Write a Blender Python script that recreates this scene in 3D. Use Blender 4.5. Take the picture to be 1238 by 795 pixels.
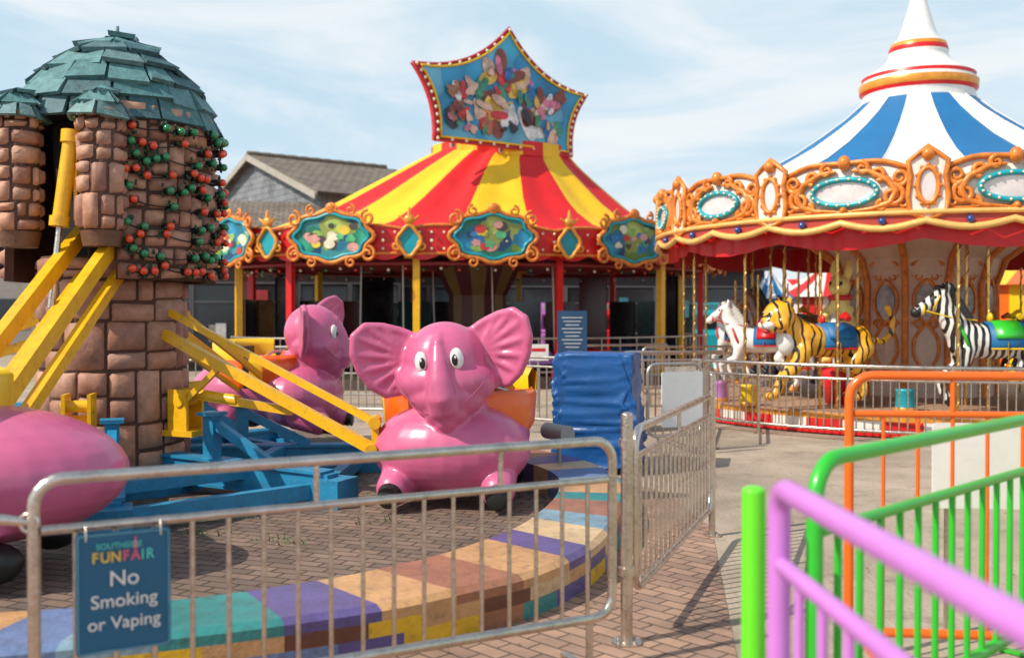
import bpy, bmesh, math, random
from math import sin, cos, pi, radians, atan2, sqrt, exp
from mathutils import Vector, Matrix, noise
random.seed(7)
S = bpy.context.scene
COL = bpy.context.collection
for o in list(bpy.data.objects): bpy.data.objects.remove(o)

# ------------------------------------------------------------ materials
def nt(name):
    m = bpy.data.materials.new(name); m.use_nodes = True
    t = m.node_tree; b = t.nodes['Principled BSDF']
    return m, t, b
def N(t, typ, **kw):
    n = t.nodes.new(typ)
    for k, v in kw.items():
        if k in n.inputs: n.inputs[k].default_value = v
        else: setattr(n, k, v)
    return n
def c4(c, k=1): return (min(1, c[0]*k), min(1, c[1]*k), min(1, c[2]*k), 1)
def mat(name, col, rough=.45, metal=0, var=.15, scale=5, bump=.0, bscale=40, coat=0, grime=0):
    m, t, b = nt(name); L = t.links
    tc = N(t, 'ShaderNodeTexCoord')
    n = N(t, 'ShaderNodeTexNoise', Scale=scale, Detail=6.0, Roughness=.65)
    L.new(tc.outputs['Object'], n.inputs['Vector'])
    r = N(t, 'ShaderNodeValToRGB')
    r.color_ramp.elements[0].position = .3; r.color_ramp.elements[1].position = .7
    r.color_ramp.elements[0].color = c4(col, 1-var); r.color_ramp.elements[1].color = c4(col, 1+var*.6)
    L.new(n.outputs['Fac'], r.inputs['Fac'])
    out = r.outputs['Color']
    if grime > 0:
        g = N(t, 'ShaderNodeTexNoise', Scale=scale*3.1, Detail=8.0, Roughness=.75)
        L.new(tc.outputs['Object'], g.inputs['Vector'])
        gr = N(t, 'ShaderNodeMapRange'); gr.inputs[1].default_value = .52; gr.inputs[2].default_value = .72
        gr.inputs[3].default_value = 0; gr.inputs[4].default_value = grime
        L.new(g.outputs['Fac'], gr.inputs[0])
        mx = N(t, 'ShaderNodeMixRGB'); mx.inputs[2].default_value = (.09, .07, .055, 1)
        L.new(gr.outputs[0], mx.inputs[0]); L.new(out, mx.inputs[1]); out = mx.outputs[0]
    L.new(out, b.inputs['Base Color'])
    rr = N(t, 'ShaderNodeMapRange'); rr.inputs[3].default_value = max(.03, rough-.08); rr.inputs[4].default_value = min(1, rough+.12)
    L.new(n.outputs['Fac'], rr.inputs[0]); L.new(rr.outputs[0], b.inputs['Roughness'])
    b.inputs['Metallic'].default_value = metal
    b.inputs['Coat Weight'].default_value = coat
    b.inputs['Coat Roughness'].default_value = .15
    if bump > 0:
        n2 = N(t, 'ShaderNodeTexNoise', Scale=bscale, Detail=5.0)
        L.new(tc.outputs['Object'], n2.inputs['Vector'])
        bp = N(t, 'ShaderNodeBump', Strength=bump, Distance=.02)
        L.new(n2.outputs['Fac'], bp.inputs['Height']); L.new(bp.outputs[0], b.inputs['Normal'])
    return m
def brickmat(name, c1, c2, mortar, w, h, ms, coord='Object', rotz=0, dist=.0, dscale=3, rough=.8, bump=.6, bd=.02, offset=.5):
    m, t, b = nt(name); L = t.links
    tc = N(t, 'ShaderNodeTexCoord')
    mp = N(t, 'ShaderNodeMapping'); mp.inputs['Rotation'].default_value = (0, 0, rotz)
    L.new(tc.outputs[coord], mp.inputs['Vector'])
    vec = mp.outputs[0]
    if dist > 0:
        n = N(t, 'ShaderNodeTexNoise', Scale=dscale, Detail=1.5)
        L.new(vec, n.inputs['Vector'])
        s = N(t, 'ShaderNodeVectorMath', operation='SUBTRACT'); s.inputs[1].default_value = (.5, .5, .5)
        L.new(n.outputs['Color'], s.inputs[0])
        k = N(t, 'ShaderNodeVectorMath', operation='SCALE'); k.inputs['Scale'].default_value = dist
        L.new(s.outputs[0], k.inputs[0])
        a = N(t, 'ShaderNodeVectorMath', operation='ADD')
        L.new(vec, a.inputs[0]); L.new(k.outputs[0], a.inputs[1]); vec = a.outputs[0]
    br = N(t, 'ShaderNodeTexBrick'); br.offset = offset
    br.inputs['Scale'].default_value = 1; br.inputs['Brick Width'].default_value = w
    br.inputs['Row Height'].default_value = h; br.inputs['Mortar Size'].default_value = ms
    br.inputs['Mortar Smooth'].default_value = .35
    br.inputs['Color1'].default_value = c4(c1); br.inputs['Color2'].default_value = c4(c2); br.inputs['Mortar'].default_value = c4(mortar)
    L.new(vec, br.inputs['Vector'])
    n3 = N(t, 'ShaderNodeTexNoise', Scale=1.3, Detail=9.0, Roughness=.7)
    L.new(tc.outputs[coord], n3.inputs['Vector'])
    r = N(t, 'ShaderNodeMapRange'); r.inputs[1].default_value = .25; r.inputs[2].default_value = .75
    r.inputs[3].default_value = .5; r.inputs[4].default_value = 1.35
    L.new(n3.outputs['Fac'], r.inputs[0])
    mx = N(t, 'ShaderNodeMixRGB', blend_type='MULTIPLY'); mx.inputs[0].default_value = 1
    L.new(br.outputs['Color'], mx.inputs[1]); L.new(r.outputs[0], mx.inputs[2])
    L.new(mx.outputs[0], b.inputs['Base Color'])
    b.inputs['Roughness'].default_value = rough
    n4 = N(t, 'ShaderNodeTexNoise', Scale=45.0, Detail=4.0)
    L.new(tc.outputs[coord], n4.inputs['Vector'])
    sb = N(t, 'ShaderNodeMath', operation='MULTIPLY_ADD'); sb.inputs[1].default_value = -1
    L.new(br.outputs['Fac'], sb.inputs[0])
    q = N(t, 'ShaderNodeMath', operation='MULTIPLY'); q.inputs[1].default_value = .25
    L.new(n4.outputs['Fac'], q.inputs[0]); L.new(q.outputs[0], sb.inputs[2])
    bp = N(t, 'ShaderNodeBump', Strength=bump, Distance=bd)
    L.new(sb.outputs[0], bp.inputs['Height']); L.new(bp.outputs[0], b.inputs['Normal'])
    return m
def islandmat(name, cols, rough=.6, bump=.3, nsc=14.0, lo=.5, hi=1.4):
    m, t, b = nt(name); L = t.links
    g = N(t, 'ShaderNodeNewGeometry')
    r = N(t, 'ShaderNodeValToRGB'); r.color_ramp.interpolation = 'CONSTANT'
    e = r.color_ramp.elements
    for i, c in enumerate(cols):
        if i < 2: el = e[i]; el.position = i/len(cols)
        else: el = e.new(i/len(cols))
        el.color = c4(c)
    L.new(g.outputs['Random Per Island'], r.inputs['Fac'])
    tc = N(t, 'ShaderNodeTexCoord'); n = N(t, 'ShaderNodeTexNoise', Scale=nsc, Detail=8.0, Roughness=.7)
    L.new(tc.outputs['Object'], n.inputs['Vector'])
    k = N(t, 'ShaderNodeMapRange'); k.inputs[1].default_value = .25; k.inputs[2].default_value = .75; k.inputs[3].default_value = lo; k.inputs[4].default_value = hi
    L.new(n.outputs['Fac'], k.inputs[0])
    mx = N(t, 'ShaderNodeMixRGB', blend_type='MULTIPLY'); mx.inputs[0].default_value = 1
    L.new(r.outputs[0], mx.inputs[1]); L.new(k.outputs[0], mx.inputs[2]); L.new(mx.outputs[0], b.inputs['Base Color'])
    bp = N(t, 'ShaderNodeBump', Strength=bump, Distance=.02); L.new(n.outputs['Fac'], bp.inputs['Height']); L.new(bp.outputs[0], b.inputs['Normal'])
    b.inputs['Roughness'].default_value = rough
    return m
def artmat(name, cols, scale=2.5, dist=.35):
    m, t, b = nt(name); L = t.links
    tc = N(t, 'ShaderNodeTexCoord')
    n = N(t, 'ShaderNodeTexNoise', Scale=scale*.9, Detail=2.0)
    L.new(tc.outputs['Object'], n.inputs['Vector'])
    s = N(t, 'ShaderNodeVectorMath', operation='SCALE'); s.inputs['Scale'].default_value = dist
    L.new(n.outputs['Color'], s.inputs[0])
    a = N(t, 'ShaderNodeVectorMath', operation='ADD'); L.new(tc.outputs['Object'], a.inputs[0]); L.new(s.outputs[0], a.inputs[1])
    v = N(t, 'ShaderNodeTexVoronoi', Scale=scale); L.new(a.outputs[0], v.inputs['Vector'])
    sep = N(t, 'ShaderNodeSeparateColor'); L.new(v.outputs['Color'], sep.inputs[0])
    r = N(t, 'ShaderNodeValToRGB'); r.color_ramp.interpolation = 'CONSTANT'; e = r.color_ramp.elements
    for i, c in enumerate(cols):
        if i < 2: el = e[i]; el.position = i/len(cols)
        else: el = e.new(i/len(cols))
        el.color = c4(c)
    L.new(sep.outputs[0], r.inputs[0])
    k = N(t, 'ShaderNodeMapRange'); k.inputs[2].default_value = .6/scale*2; k.inputs[3].default_value = 1.25; k.inputs[4].default_value = .45
    L.new(v.outputs['Distance'], k.inputs[0])
    mx = N(t, 'ShaderNodeMixRGB', blend_type='MULTIPLY'); mx.inputs[0].default_value = 1
    L.new(r.outputs[0], mx.inputs[1]); L.new(k.outputs[0], mx.inputs[2]); L.new(mx.outputs[0], b.inputs['Base Color'])
    b.inputs['Roughness'].default_value = .35
    return m
def stripemat(name, ca, cb, scale, axis='X', dist=4, thr=.5):
    m, t, b = nt(name); L = t.links
    tc = N(t, 'ShaderNodeTexCoord')
    w = N(t, 'ShaderNodeTexWave', Scale=scale, Distortion=dist, Detail=1.5); w.inputs['Detail Scale'].default_value = 1.2
    w.bands_direction = axis
    L.new(tc.outputs['Object'], w.inputs['Vector'])
    r = N(t, 'ShaderNodeValToRGB'); r.color_ramp.elements[0].position = thr-.05; r.color_ramp.elements[1].position = thr+.05
    r.color_ramp.elements[0].color = c4(ca); r.color_ramp.elements[1].color = c4(cb)
    L.new(w.outputs['Fac'], r.inputs[0]); L.new(r.outputs[0], b.inputs['Base Color'])
    b.inputs['Roughness'].default_value = .25; b.inputs['Coat Weight'].default_value = .4
    return m

STEEL = mat('galvanised_steel', (.68, .60, .52), .26, 1, .25, 9, .15, 60, grime=.35)
STEELF = mat('steel_far', (.55, .5, .45), .36, .9, .2, 6)
PINK = mat('pink_fibreglass', (.64, .13, .275), .32, 0, .14, 2.2, .12, 6, coat=.35, grime=.16)
PINKD = mat('dark_pink_paint', (.36, .05, .13), .4, 0, .1, 5)
BLACK = mat('black_rubber', (.012, .012, .013), .45, 0, .3, 10)
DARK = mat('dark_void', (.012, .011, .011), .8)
WHITE = mat('white_paint', (.82, .81, .78), .35, 0, .06, 5, grime=.12)
CREAM = mat('cream_paint', (.80, .75, .68), .35, 0, .08, 5, grime=.12)
CREAM2 = mat('pinkish_cream_paint', (.72, .53, .43), .35, 0, .12, 5, grime=.2)
RED = mat('red_paint', (.66, .01, .012), .35, 0, .15, 5, grime=.10)
ORANGE = mat('orange_paint', (.90, .14, .004), .3, 0, .12, 5, coat=.4, grime=.08)
YELLOW = mat('yellow_paint', (.90, .48, .006), .38, 0, .15, 5, .1, 30, coat=.2, grime=.45)
YELF = mat('bright_yellow_paint', (.88, .55, .01), .3, 0, .1, 4, grime=.05)
BLUEF = mat('blue_frame_paint', (.018, .25, .46), .42, 0, .25, 6, .2, 30, grime=.5)
BLUE = mat('blue_roof_canvas', (.008, .15, .37), .5, 0, .15, 2, .1, 5)
TARP = mat('blue_tarpaulin', (.008, .09, .30), .36, 0, .25, 3, .6, 7, grime=.08)
NAVY = mat('sign_blue', (.010, .12, .23), .4, 0, .08, 5, grime=.1)
GOLD = mat('gold_paint', (.80, .32, .04), .33, .2, .25, 8, .1, 20, grime=.12)
GOLD2 = mat('orange_gold_paint', (.80, .24, .035), .35, .1, .45, 9, .2, 25)
BRASS = mat('brass', (.75, .45, .14), .22, 1, .2, 5)
TEAL = mat('teal_paint', (.012, .35, .42), .3, 0, .2, 6)
GREEN = mat('green_paint', (.03, .50, .03), .32, 0, .1, 5, coat=.3)
LIME = mat('lime_paint', (.14, .75, .02), .35, 0, .08, 5, coat=.3)
PURPLE = mat('lilac_paint', (.60, .21, .66), .35, 0, .08, 5, coat=.3)
MIRROR = mat('mirror_pale', (.80, .70, .68), .2, .2, .2, 6)
CANR = mat('red_canvas', (.70, .012, .015), .55, 0, .18, 1.3, .3, 2.5)
CANY = mat('yellow_canvas', (.90, .54, .012), .55, 0, .14, 1.3, .3, 2.5)
CANW = mat('white_canvas', (.82, .82, .82), .5, 0, .1, 1.5, .2, 3)
MORTAR = mat('dark_mortar', (.10, .045, .03), .8, 0, .4, 8, .5, 30)
STONE = islandmat('moulded_stone', [(.48,.245,.155),(.40,.19,.125),(.54,.29,.19),(.36,.17,.115),(.46,.25,.175),(.50,.24,.14)], .55, .5, 9.0, .55, 1.3)
SLATE = islandmat('teal_slates', [(.08, .21, .22), (.12, .27, .28), (.05, .13, .15), (.18, .32, .32), (.09, .18, .20), (.13, .23, .23)], .6, 1.0)
PAVER = brickmat('block_paving_pink', (.43, .265, .185), (.30, .19, .14), (.12, .08, .06), .2, .1, .007, 'Object', radians(45), .01, 3, .85, .8, .01)
PAVER2 = brickmat('block_paving_brown', (.25, .165, .12), (.155, .11, .085), (.055, .038, .03), .2, .1, .008, 'Object', radians(20), .01, 3, .85, .8, .01)
CONC = mat('concrete_ground', (.42, .335, .255), .9, 0, .35, .8, .7, 30, grime=.6)
SLATEW = brickmat('grey_slate_wall', (.27, .29, .31), (.21, .22, .24), (.09, .09, .10), .3, .2, .012, 'UV', 0, 0, 3, .7, .6)
TILE = brickmat('brown_roof_tiles', (.25, .20, .15), (.18, .145, .11), (.08, .06, .05), .3, .25, .02, 'UV', 0, .02, 3, .8, .9)
BRICKW = brickmat('shaded_brick', (.08, .055, .045), (.06, .045, .035), (.05, .045, .04), .22, .075, .01, 'UV', 0, 0, 3, .8)  # outbuilding brick, its colour darkened to stand for shade
WOOD = mat('brown_wood', (.16, .075, .04), .5, 0, .35, 8, .3, 30)
DECK = mat('deck_boards', (.36, .22, .14), .5, 0, .25, 6)
GLASS = mat('dark_glass', (.03, .035, .04), .05, .0, .5, 1.2)
RUBRED = mat('red_bulb', (.8, .06, .01), .15, 0, .05, 5, coat=.8)
RUBGRN = mat('green_bulb', (.005, .22, .07), .15, 0, .05, 5, coat=.8)
BULB = mat('clear_bulb', (.9, .8, .55), .15, 0, .05, 5)
JEWEL = mat('blue_jewel', (.01, .05, .25), .12, 0, .05, 5, coat=.8)
GREY = mat('grey_paint', (.28, .28, .28), .5)
ARTS = artmat('painted_art_small', [(.04, .4, .25), (.85, .5, .05), (.03, .35, .55), (.8, .3, .25), (.6, .7, .15), (.03, .12, .3), (.8, .7, .5)], 5, .3)
ZEBRA = stripemat('zebra_coat', (.02, .018, .018), (.80, .77, .72), 3.6, 'X', 3.2, .5)
TIGER = stripemat('tiger_coat', (.02, .012, .008), (.90, .42, .02), 2.6, 'X', 6, .17)
BROWNH = mat('brown_coat', (.18, .07, .03), .3, 0, .2, 3, coat=.4)
FAWN = mat('pale_yellow_coat', (.90, .68, .20), .35, 0, .15, 3)

# ------------------------------------------------------------ mesh builder
class MB:
    def __init__(s): s.v = []; s.f = []; s.m = []; s.sm = []; s.uv = []
    def add(s, vs, fs, mi=0, sm=False, uv=None):
        o = len(s.v); s.v += [tuple(v) for v in vs]
        for i, f in enumerate(fs):
            s.f.append([o+k for k in f]); s.m.append(mi if isinstance(mi, int) else mi[i]); s.sm.append(sm)
            s.uv.append(uv[i] if uv else None)
    def box(s, c, d, mi=0, M=None):
        x, y, z = d[0]/2, d[1]/2, d[2]/2
        vs = [Vector(p) for p in [(-x,-y,-z),(x,-y,-z),(x,y,-z),(-x,y,-z),(-x,-y,z),(x,-y,z),(x,y,z),(-x,y,z)]]
        if M is not None: vs = [M @ v for v in vs]
        vs = [v+Vector(c) for v in vs]
        fs = [(0,3,2,1),(4,5,6,7),(0,1,5,4),(1,2,6,5),(2,3,7,6),(3,0,4,7)]
        dims = [(d[0],d[1]),(d[0],d[1]),(d[0],d[2]),(d[1],d[2]),(d[0],d[2]),(d[1],d[2])]
        s.add(vs, fs, mi, False, [[(0,0),(a,0),(a,b),(0,b)] for a, b in dims])
    def beam(s, p0, p1, w, h, mi=0):
        p0, p1 = Vector(p0), Vector(p1); d = p1-p0; L = d.length; d.normalize()
        up = Vector((0,0,1)) if abs(d.z) < .98 else Vector((0,1,0))
        sd = d.cross(up).normalized(); up = sd.cross(d)
        M = Matrix((d, sd, up)).transposed()
        s.box((p0+p1)/2, (L, w, h), mi, M)
    def tube(s, pts, r, n=8, mi=0, closed=False, sm=True):
        pts = [Vector(p) for p in pts]; k = len(pts)
        rs = r if isinstance(r, (list, tuple)) else [r]*k
        T = []
        for i in range(k):
            a = pts[i-1] if (i > 0 or closed) else pts[i]
            b = pts[(i+1) % k] if (i < k-1 or closed) else pts[i]
            T.append((b-a).normalized())
        u = T[0].orthogonal().normalized(); vs = []
        for i in range(k):
            u = (u - T[i]*u.dot(T[i]))
            u = u.normalized() if u.length > 1e-6 else T[i].orthogonal().normalized()
            w = T[i].cross(u)
            for j in range(n):
                a = 2*pi*j/n; vs.append(pts[i]+(u*cos(a)+w*sin(a))*rs[i])
        fs = []
        for i in range(k if closed else k-1):
            i2 = (i+1) % k
            for j in range(n):
                fs.append((i*n+j, i*n+(j+1) % n, i2*n+(j+1) % n, i2*n+j))
        s.add(vs, fs, mi, sm)
        if not closed:
            s.add(vs[:n], [tuple(range(n))[::-1]], mi); s.add(vs[-n:], [tuple(range(n))], mi)
    def cyl(s, p0, p1, r0, r1=None, n=12, mi=0): s.tube([p0, p1], [r0, r0 if r1 is None else r1], n, mi)
    def ell(s, c, r, M=None, nu=16, nv=10, mi=0):
        c = Vector(c); vs = []
        r = (r, r, r) if not isinstance(r, (tuple, list)) else r
        for i in range(1, nv):
            th = pi*i/nv
            for j in range(nu):
                a = 2*pi*j/nu; vs.append(Vector((r[0]*sin(th)*cos(a), r[1]*sin(th)*sin(a), r[2]*cos(th))))
        vs += [Vector((0,0,r[2])), Vector((0,0,-r[2]))]
        if M is not None: vs = [M @ v for v in vs]
        vs = [v+c for v in vs]; fs = []
        for i in range(nv-2):
            for j in range(nu): fs.append((i*nu+j, (i+1)*nu+j, (i+1)*nu+(j+1) % nu, i*nu+(j+1) % nu))
        t = len(vs)-2
        for j in range(nu):
            fs.append((t, j, (j+1) % nu)); fs.append((t+1, (nv-2)*nu+(j+1) % nu, (nv-2)*nu+j))
        s.add(vs, fs, mi, True)
    def lathe(s, prof, n=32, mi=0, c=(0,0,0), a0=0, a1=2*pi, mf=None, sm=True, sx=1, sy=1):
        full = abs(a1-a0-2*pi) < 1e-5; k = n if full else n+1; vs = []
        for q, (r, z) in enumerate(prof):
            for j in range(k):
                a = a0+(a1-a0)*j/n; vs.append((c[0]+r*cos(a)*sx, c[1]+r*sin(a)*sy, c[2]+z))
        fs = []; ms = []; uv = []; rm = max(p[0] for p in prof)
        vv = [0]
        for i in range(1, len(prof)): vv.append(vv[-1]+sqrt((prof[i][0]-prof[i-1][0])**2+(prof[i][1]-prof[i-1][1])**2))
        for i in range(len(prof)-1):
            for j in range(n):
                j2 = (j+1) % k; fs.append((i*k+j, i*k+j2, (i+1)*k+j2, (i+1)*k+j)); ms.append(mf(i, j) if mf else mi)
                A = a0+(a1-a0)*j/n; B = a0+(a1-a0)*(j+1)/n
                uv.append([(A*rm, vv[i]), (B*rm, vv[i]), (B*rm, vv[i+1]), (A*rm, vv[i+1])])
        s.add(vs, fs, ms, sm, uv)
    def poly(s, pts, O, U, V, th, mi=0):
        O, U, V = Vector(O), Vector(U).normalized(), Vector(V).normalized(); Nn = U.cross(V)
        n = len(pts)
        a = [O+U*p[0]+V*p[1] for p in pts]; b = [p-Nn*th for p in a]
        s.add(a+b, [tuple(range(n)), tuple(range(n, 2*n))[::-1]]+[(i, n+i, n+(i+1) % n, (i+1) % n) for i in range(n)],
              mi, False, [[p for p in pts], [p for p in pts][::-1]]+[[(0,0),(0,th),(.1,th),(.1,0)]]*n)
    def make(s, name, mats, parent=None, loc=(0,0,0), rz=0, recalc=True):
        me = bpy.data.meshes.new(name); me.from_pydata(s.v, [], s.f)
        if not isinstance(mats, (list, tuple)): mats = [mats]
        for m in mats: me.materials.append(m)
        uvl = me.uv_layers.new(name='UVMap')
        for p in me.polygons:
            p.material_index = s.m[p.index]; p.use_smooth = s.sm[p.index]
            u = s.uv[p.index]
            if u:
                for q, li in enumerate(p.loop_indices): uvl.data[li].uv = u[q]
        if recalc:
            bm = bmesh.new(); bm.from_mesh(me); bmesh.ops.recalc_face_normals(bm, faces=bm.faces); bm.to_mesh(me); bm.free()
        o = bpy.data.objects.new(name, me); COL.objects.link(o)
        if parent: o.parent = parent
        o.location = loc; o.rotation_euler = (0, 0, rz)
        return o
def tag(o, label=None, cat=None, group=None, kind=None):
    if label: o['label'] = label
    if cat: o['category'] = cat
    if group: o['group'] = group
    if kind: o['kind'] = kind
    return o
def root(name, loc, rz, label, cat, group=None):
    o = bpy.data.objects.new(name, None); o.empty_display_size = .2; COL.objects.link(o)
    o.location = loc; o.rotation_euler = (0, 0, rz); return tag(o, label, cat, group)
def inst(src, name, parent, loc, rz=0, scale=None):
    o = bpy.data.objects.new(name, src.data if hasattr(src, 'data') else src); COL.objects.link(o); o.parent = parent
    o.location = loc; o.rotation_euler = (0, 0, rz)
    if scale: o.scale = scale
    return o
def dup(o, loc=None, rz=None, parent=None, label=None):
    c = o.copy(); COL.objects.link(c)
    if parent: c.parent = parent
    if loc is not None: c.location = loc
    if rz is not None: c.rotation_euler = (0, 0, rz)
    if label: c['label'] = label
    for ch in list(o.children): dup(ch, parent=c)
    return c
def remesh(o, vox, it=6, fac=.5):
    m = o.modifiers.new('r', 'REMESH'); m.mode = 'VOXEL'; m.voxel_size = vox; m.use_smooth_shade = True
    s = o.modifiers.new('s', 'SMOOTH'); s.factor = fac; s.iterations = it
    dg = bpy.context.evaluated_depsgraph_get(); mats = list(o.data.materials)
    me = bpy.data.meshes.new_from_object(o.evaluated_get(dg)); o.modifiers.clear(); o.data = me
    if not len(me.materials):
        for q in mats: me.materials.append(q)
    for p in me.polygons: p.use_smooth = True; p.material_index = 0
def text(parent, name, body, size, loc, m, bold=0, sx=1):
    cu = bpy.data.curves.new(name, 'FONT'); cu.body = body; cu.size = size; cu.align_x = 'CENTER'; cu.align_y = 'CENTER'
    cu.extrude = .0008; cu.offset = bold
    t = bpy.data.objects.new('tmp', cu); COL.objects.link(t)
    dg = bpy.context.evaluated_depsgraph_get(); me = bpy.data.meshes.new_from_object(t.evaluated_get(dg))
    bpy.data.objects.remove(t); me.materials.clear(); me.materials.append(m)
    o = bpy.data.objects.new(name, me); COL.objects.link(o); o.parent = parent; o.location = loc; o.rotation_euler = (pi/2, 0, 0); o.scale = (sx, 1, 1)
    return o
def rrect(x0, x1, z0, z1, r, k=5):
    pts = []
    for cx, cz, a in [(x1-r, z1-r, 0), (x0+r, z1-r, 90), (x0+r, z0+r, 180), (x1-r, z0+r, 270)]:
        for i in range(k+1):
            q = radians(a+90*i/k); pts.append((cx+r*cos(q), 0, cz+r*sin(q)))
    return pts
def once(mb, name, mats): o = mb.make(name, mats, None); me = o.data; bpy.data.objects.remove(o); return me
def minst(me, name, par, rz=0, loc=None):
    o = bpy.data.objects.new(name, me); COL.objects.link(o); o.parent = par; o.rotation_euler = (0,0,rz)
    if loc: o.location = loc
    return o

# ------------------------------------------------------------ ground
def sheet(name, poly, z, m, kind='structure'):
    b = MB(); b.add([(x, y, z) for x, y in poly], [tuple(range(len(poly)))])
    return tag(b.make(name, m), kind=kind)
sheet('ground', [(-150,-60),(150,-60),(150,400),(-150,400)], 0, CONC)
sheet('paving', [(-12,-2),(.55,-2),(.8,3.2),(1.02,4.5),(1.45,7.2),(1.35,8.6),(.9,9.6),(-.4,10.9),(-3,13.5),(-12,13.5)], .004, PAVER)
inner = [(-2.9,4.5),(-2.1,4.52),(-1.2,4.82),(-.81,5.16),(-.28,5.82),(.18,6.96),(.32,7.7),(.28,8.4),(0,9.2),(-.6,10.2),(-1.4,11.6),(-2.4,13.2),(-4,13.4),(-7.5,12.5),(-8.2,9),(-7,5.5)]
sheet('ride_floor', [(x*1.02, y) for x, y in inner], .008, PAVER2)

OUT = [(-4.2,3.55),(-3.2,3.65),(-2.2,3.85),(-1.3,4.15),(-.59,4.5),(-.23,4.78),(.13,5.11),(.48,5.74),(.725,6.66),(.86,7.5),(.87,8.3),(.66,9.1),(.2,9.9),(-.3,10.7)]
INN = [(-4.1,4.20),(-3.1,4.25),(-2.1,4.44),(-1.5,4.62),(-.97,4.93),(-.67,5.18),(-.33,5.56),(.03,6.18),(.25,6.90),(.36,7.55),(.36,8.2),(.16,8.8),(-.24,9.4),(-.70,10.1)]
def resample(P, n):
    P = [Vector((p[0], p[1])) for p in P]; q = []
    for i in range(len(P)-1):
        p0 = P[max(0, i-1)]; p1 = P[i]; p2 = P[i+1]; p3 = P[min(len(P)-1, i+2)]
        for k in range(n):
            t = k/n; q.append(.5*((2*p1)+(p2-p0)*t+(2*p0-5*p1+4*p2-p3)*t*t+(3*p1-p0-3*p2+p3)*t**3))
    q.append(P[-1]); return q
O_, I_ = resample(OUT, 10), resample(INN, 10)
kcols = [(.04,.25,.24),(.60,.33,.14),(.12,.09,.26),(.36,.15,.08),(.15,.22,.40),(.78,.46,.02),(.15,.05,.03),(.22,.34,.42),(.66,.46,.25)]
kmats = [mat('kerb_paint', c, .38, 0, .25, 4, .3, 30, grime=.7) for c in kcols]
kb = MB(); ztop = .23
nseg = len(O_)-1
def bounds(total, target, rs):
    # block id per segment by length
    ids = []; acc = 0; cur = 0; lim = target*rs.uniform(.75,1.4)
    for i in range(nseg):
        l = (O_[i+1]-O_[i]).length
        acc += l
        ids.append(cur)
        if acc > lim: acc = 0; cur += 1; lim = target*rs.uniform(.75,1.4)
    return ids
rs = random.Random(12)
idt, idf, idg = bounds(nseg,.36,rs), bounds(nseg,.33,rs), bounds(nseg,.30,rs)
def seqc(pool, n, rs):
    q = []
    for i in range(n):
        c = rs.choice(pool)
        while q and c == q[-1]: c = rs.choice(pool)
        q.append(c)
    return q
ct = seqc([1,8,0,2,4,7,1,5,3], 80, rs); cf_ = seqc([5,6,2,3,5,4,6,0], 80, rs); cg_ = seqc([2,5,6,4,8,5,1], 80, rs)
for i in range(nseg):
    ci, cf, cg = ct[idt[i]], cf_[idf[i]], cg_[idg[i]]
    a, b_, c, d = O_[i], O_[i+1], I_[i+1], I_[i]
    def P(p, z): return (p[0], p[1], z)
    e = .04
    ao = a+(d-a).normalized()*e; bo = b_+(c-b_).normalized()*e
    kb.add([P(ao, ztop), P(bo, ztop), P(c, ztop), P(d, ztop)], [(0,1,2,3)], ci)
    kb.add([P(a, ztop-.025), P(b_, ztop-.025), P(bo, ztop), P(ao, ztop)], [(0,1,2,3)], ci)
    kb.add([P(a, ztop-.07), P(b_, ztop-.07), P(b_, ztop-.025), P(a, ztop-.025)], [(0,1,2,3)], ci)
    kb.add([P(a, .09), P(b_, .09), P(b_, ztop-.07), P(a, ztop-.07)], [(0,1,2,3)], cg)
    kb.add([P(a, .0), P(b_, .0), P(b_, .09), P(a, .09)], [(0,1,2,3)], cf)
    kb.add([P(d, 0), P(c, 0), P(c, ztop), P(d, ztop)], [(3,2,1,0)], ci)
ko = kb.make('kerb_wall', kmats, recalc=False)
tag(ko, 'low curved kerb wall painted in multicoloured blocks around the ride', 'wall')

# ------------------------------------------------------------ barriers
def barrier(p0, p1, zt, z2, zb, m, label, bars=16, r=.02, stubs=(.33, .66), feet=True, cr=.11, group=None, name='barrier', rb=.0075, cat='barrier'):
    L = sqrt((p1[0]-p0[0])**2+(p1[1]-p0[1])**2); a = atan2(p1[1]-p0[1], p1[0]-p0[0])
    R = root(name, (p0[0], p0[1], 0), a, label, cat, group)
    f = MB(); f.tube(rrect(0, L, zb, zt, cr), r, 12, closed=True); f.make('frame', m, R)
    g = MB(); g.cyl((r, 0, z2), (L-r, 0, z2), r*.75, n=10)
    for s_ in stubs: g.cyl((L*s_, 0, z2), (L*s_, 0, zt), r*.55, n=8)
    g.make('rail', m, R)
    bm_ = MB(); bm_.cyl((0,0,zb), (0,0,z2), rb, n=8); b0 = bm_.make('bar', m, R, (L/(bars+1), 0, 0))
    for i in range(2, bars+1): inst(b0, 'bar', R, (L*i/(bars+1), 0, 0))
    if feet:
        for x in (cr*1.3, L-cr*1.3):
            h = MB(); h.beam((x, -.22, .012), (x, .22, .012), .04, .012); h.cyl((x, 0, .01), (x, 0, zb), r*.8); h.make('foot', m, R)
    return R
GB = 'steel crowd barriers around the rides'
B1 = barrier((-1.59,3.3), (.44,4.36), 1.0, .83, .23, STEEL, 'silver steel barrier with blue notice hung on it, beside painted kerb', 17, .021, (.42,.76), group=GB, rb=.0095, cr=.09)
barrier((.585,4.74), (1.35,6.76), 1.0, .87, .23, STEEL, 'silver steel gate panel standing open beside the kerb', 17, .02, (.5,), group=GB, rb=.0085, feet=False)
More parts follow.
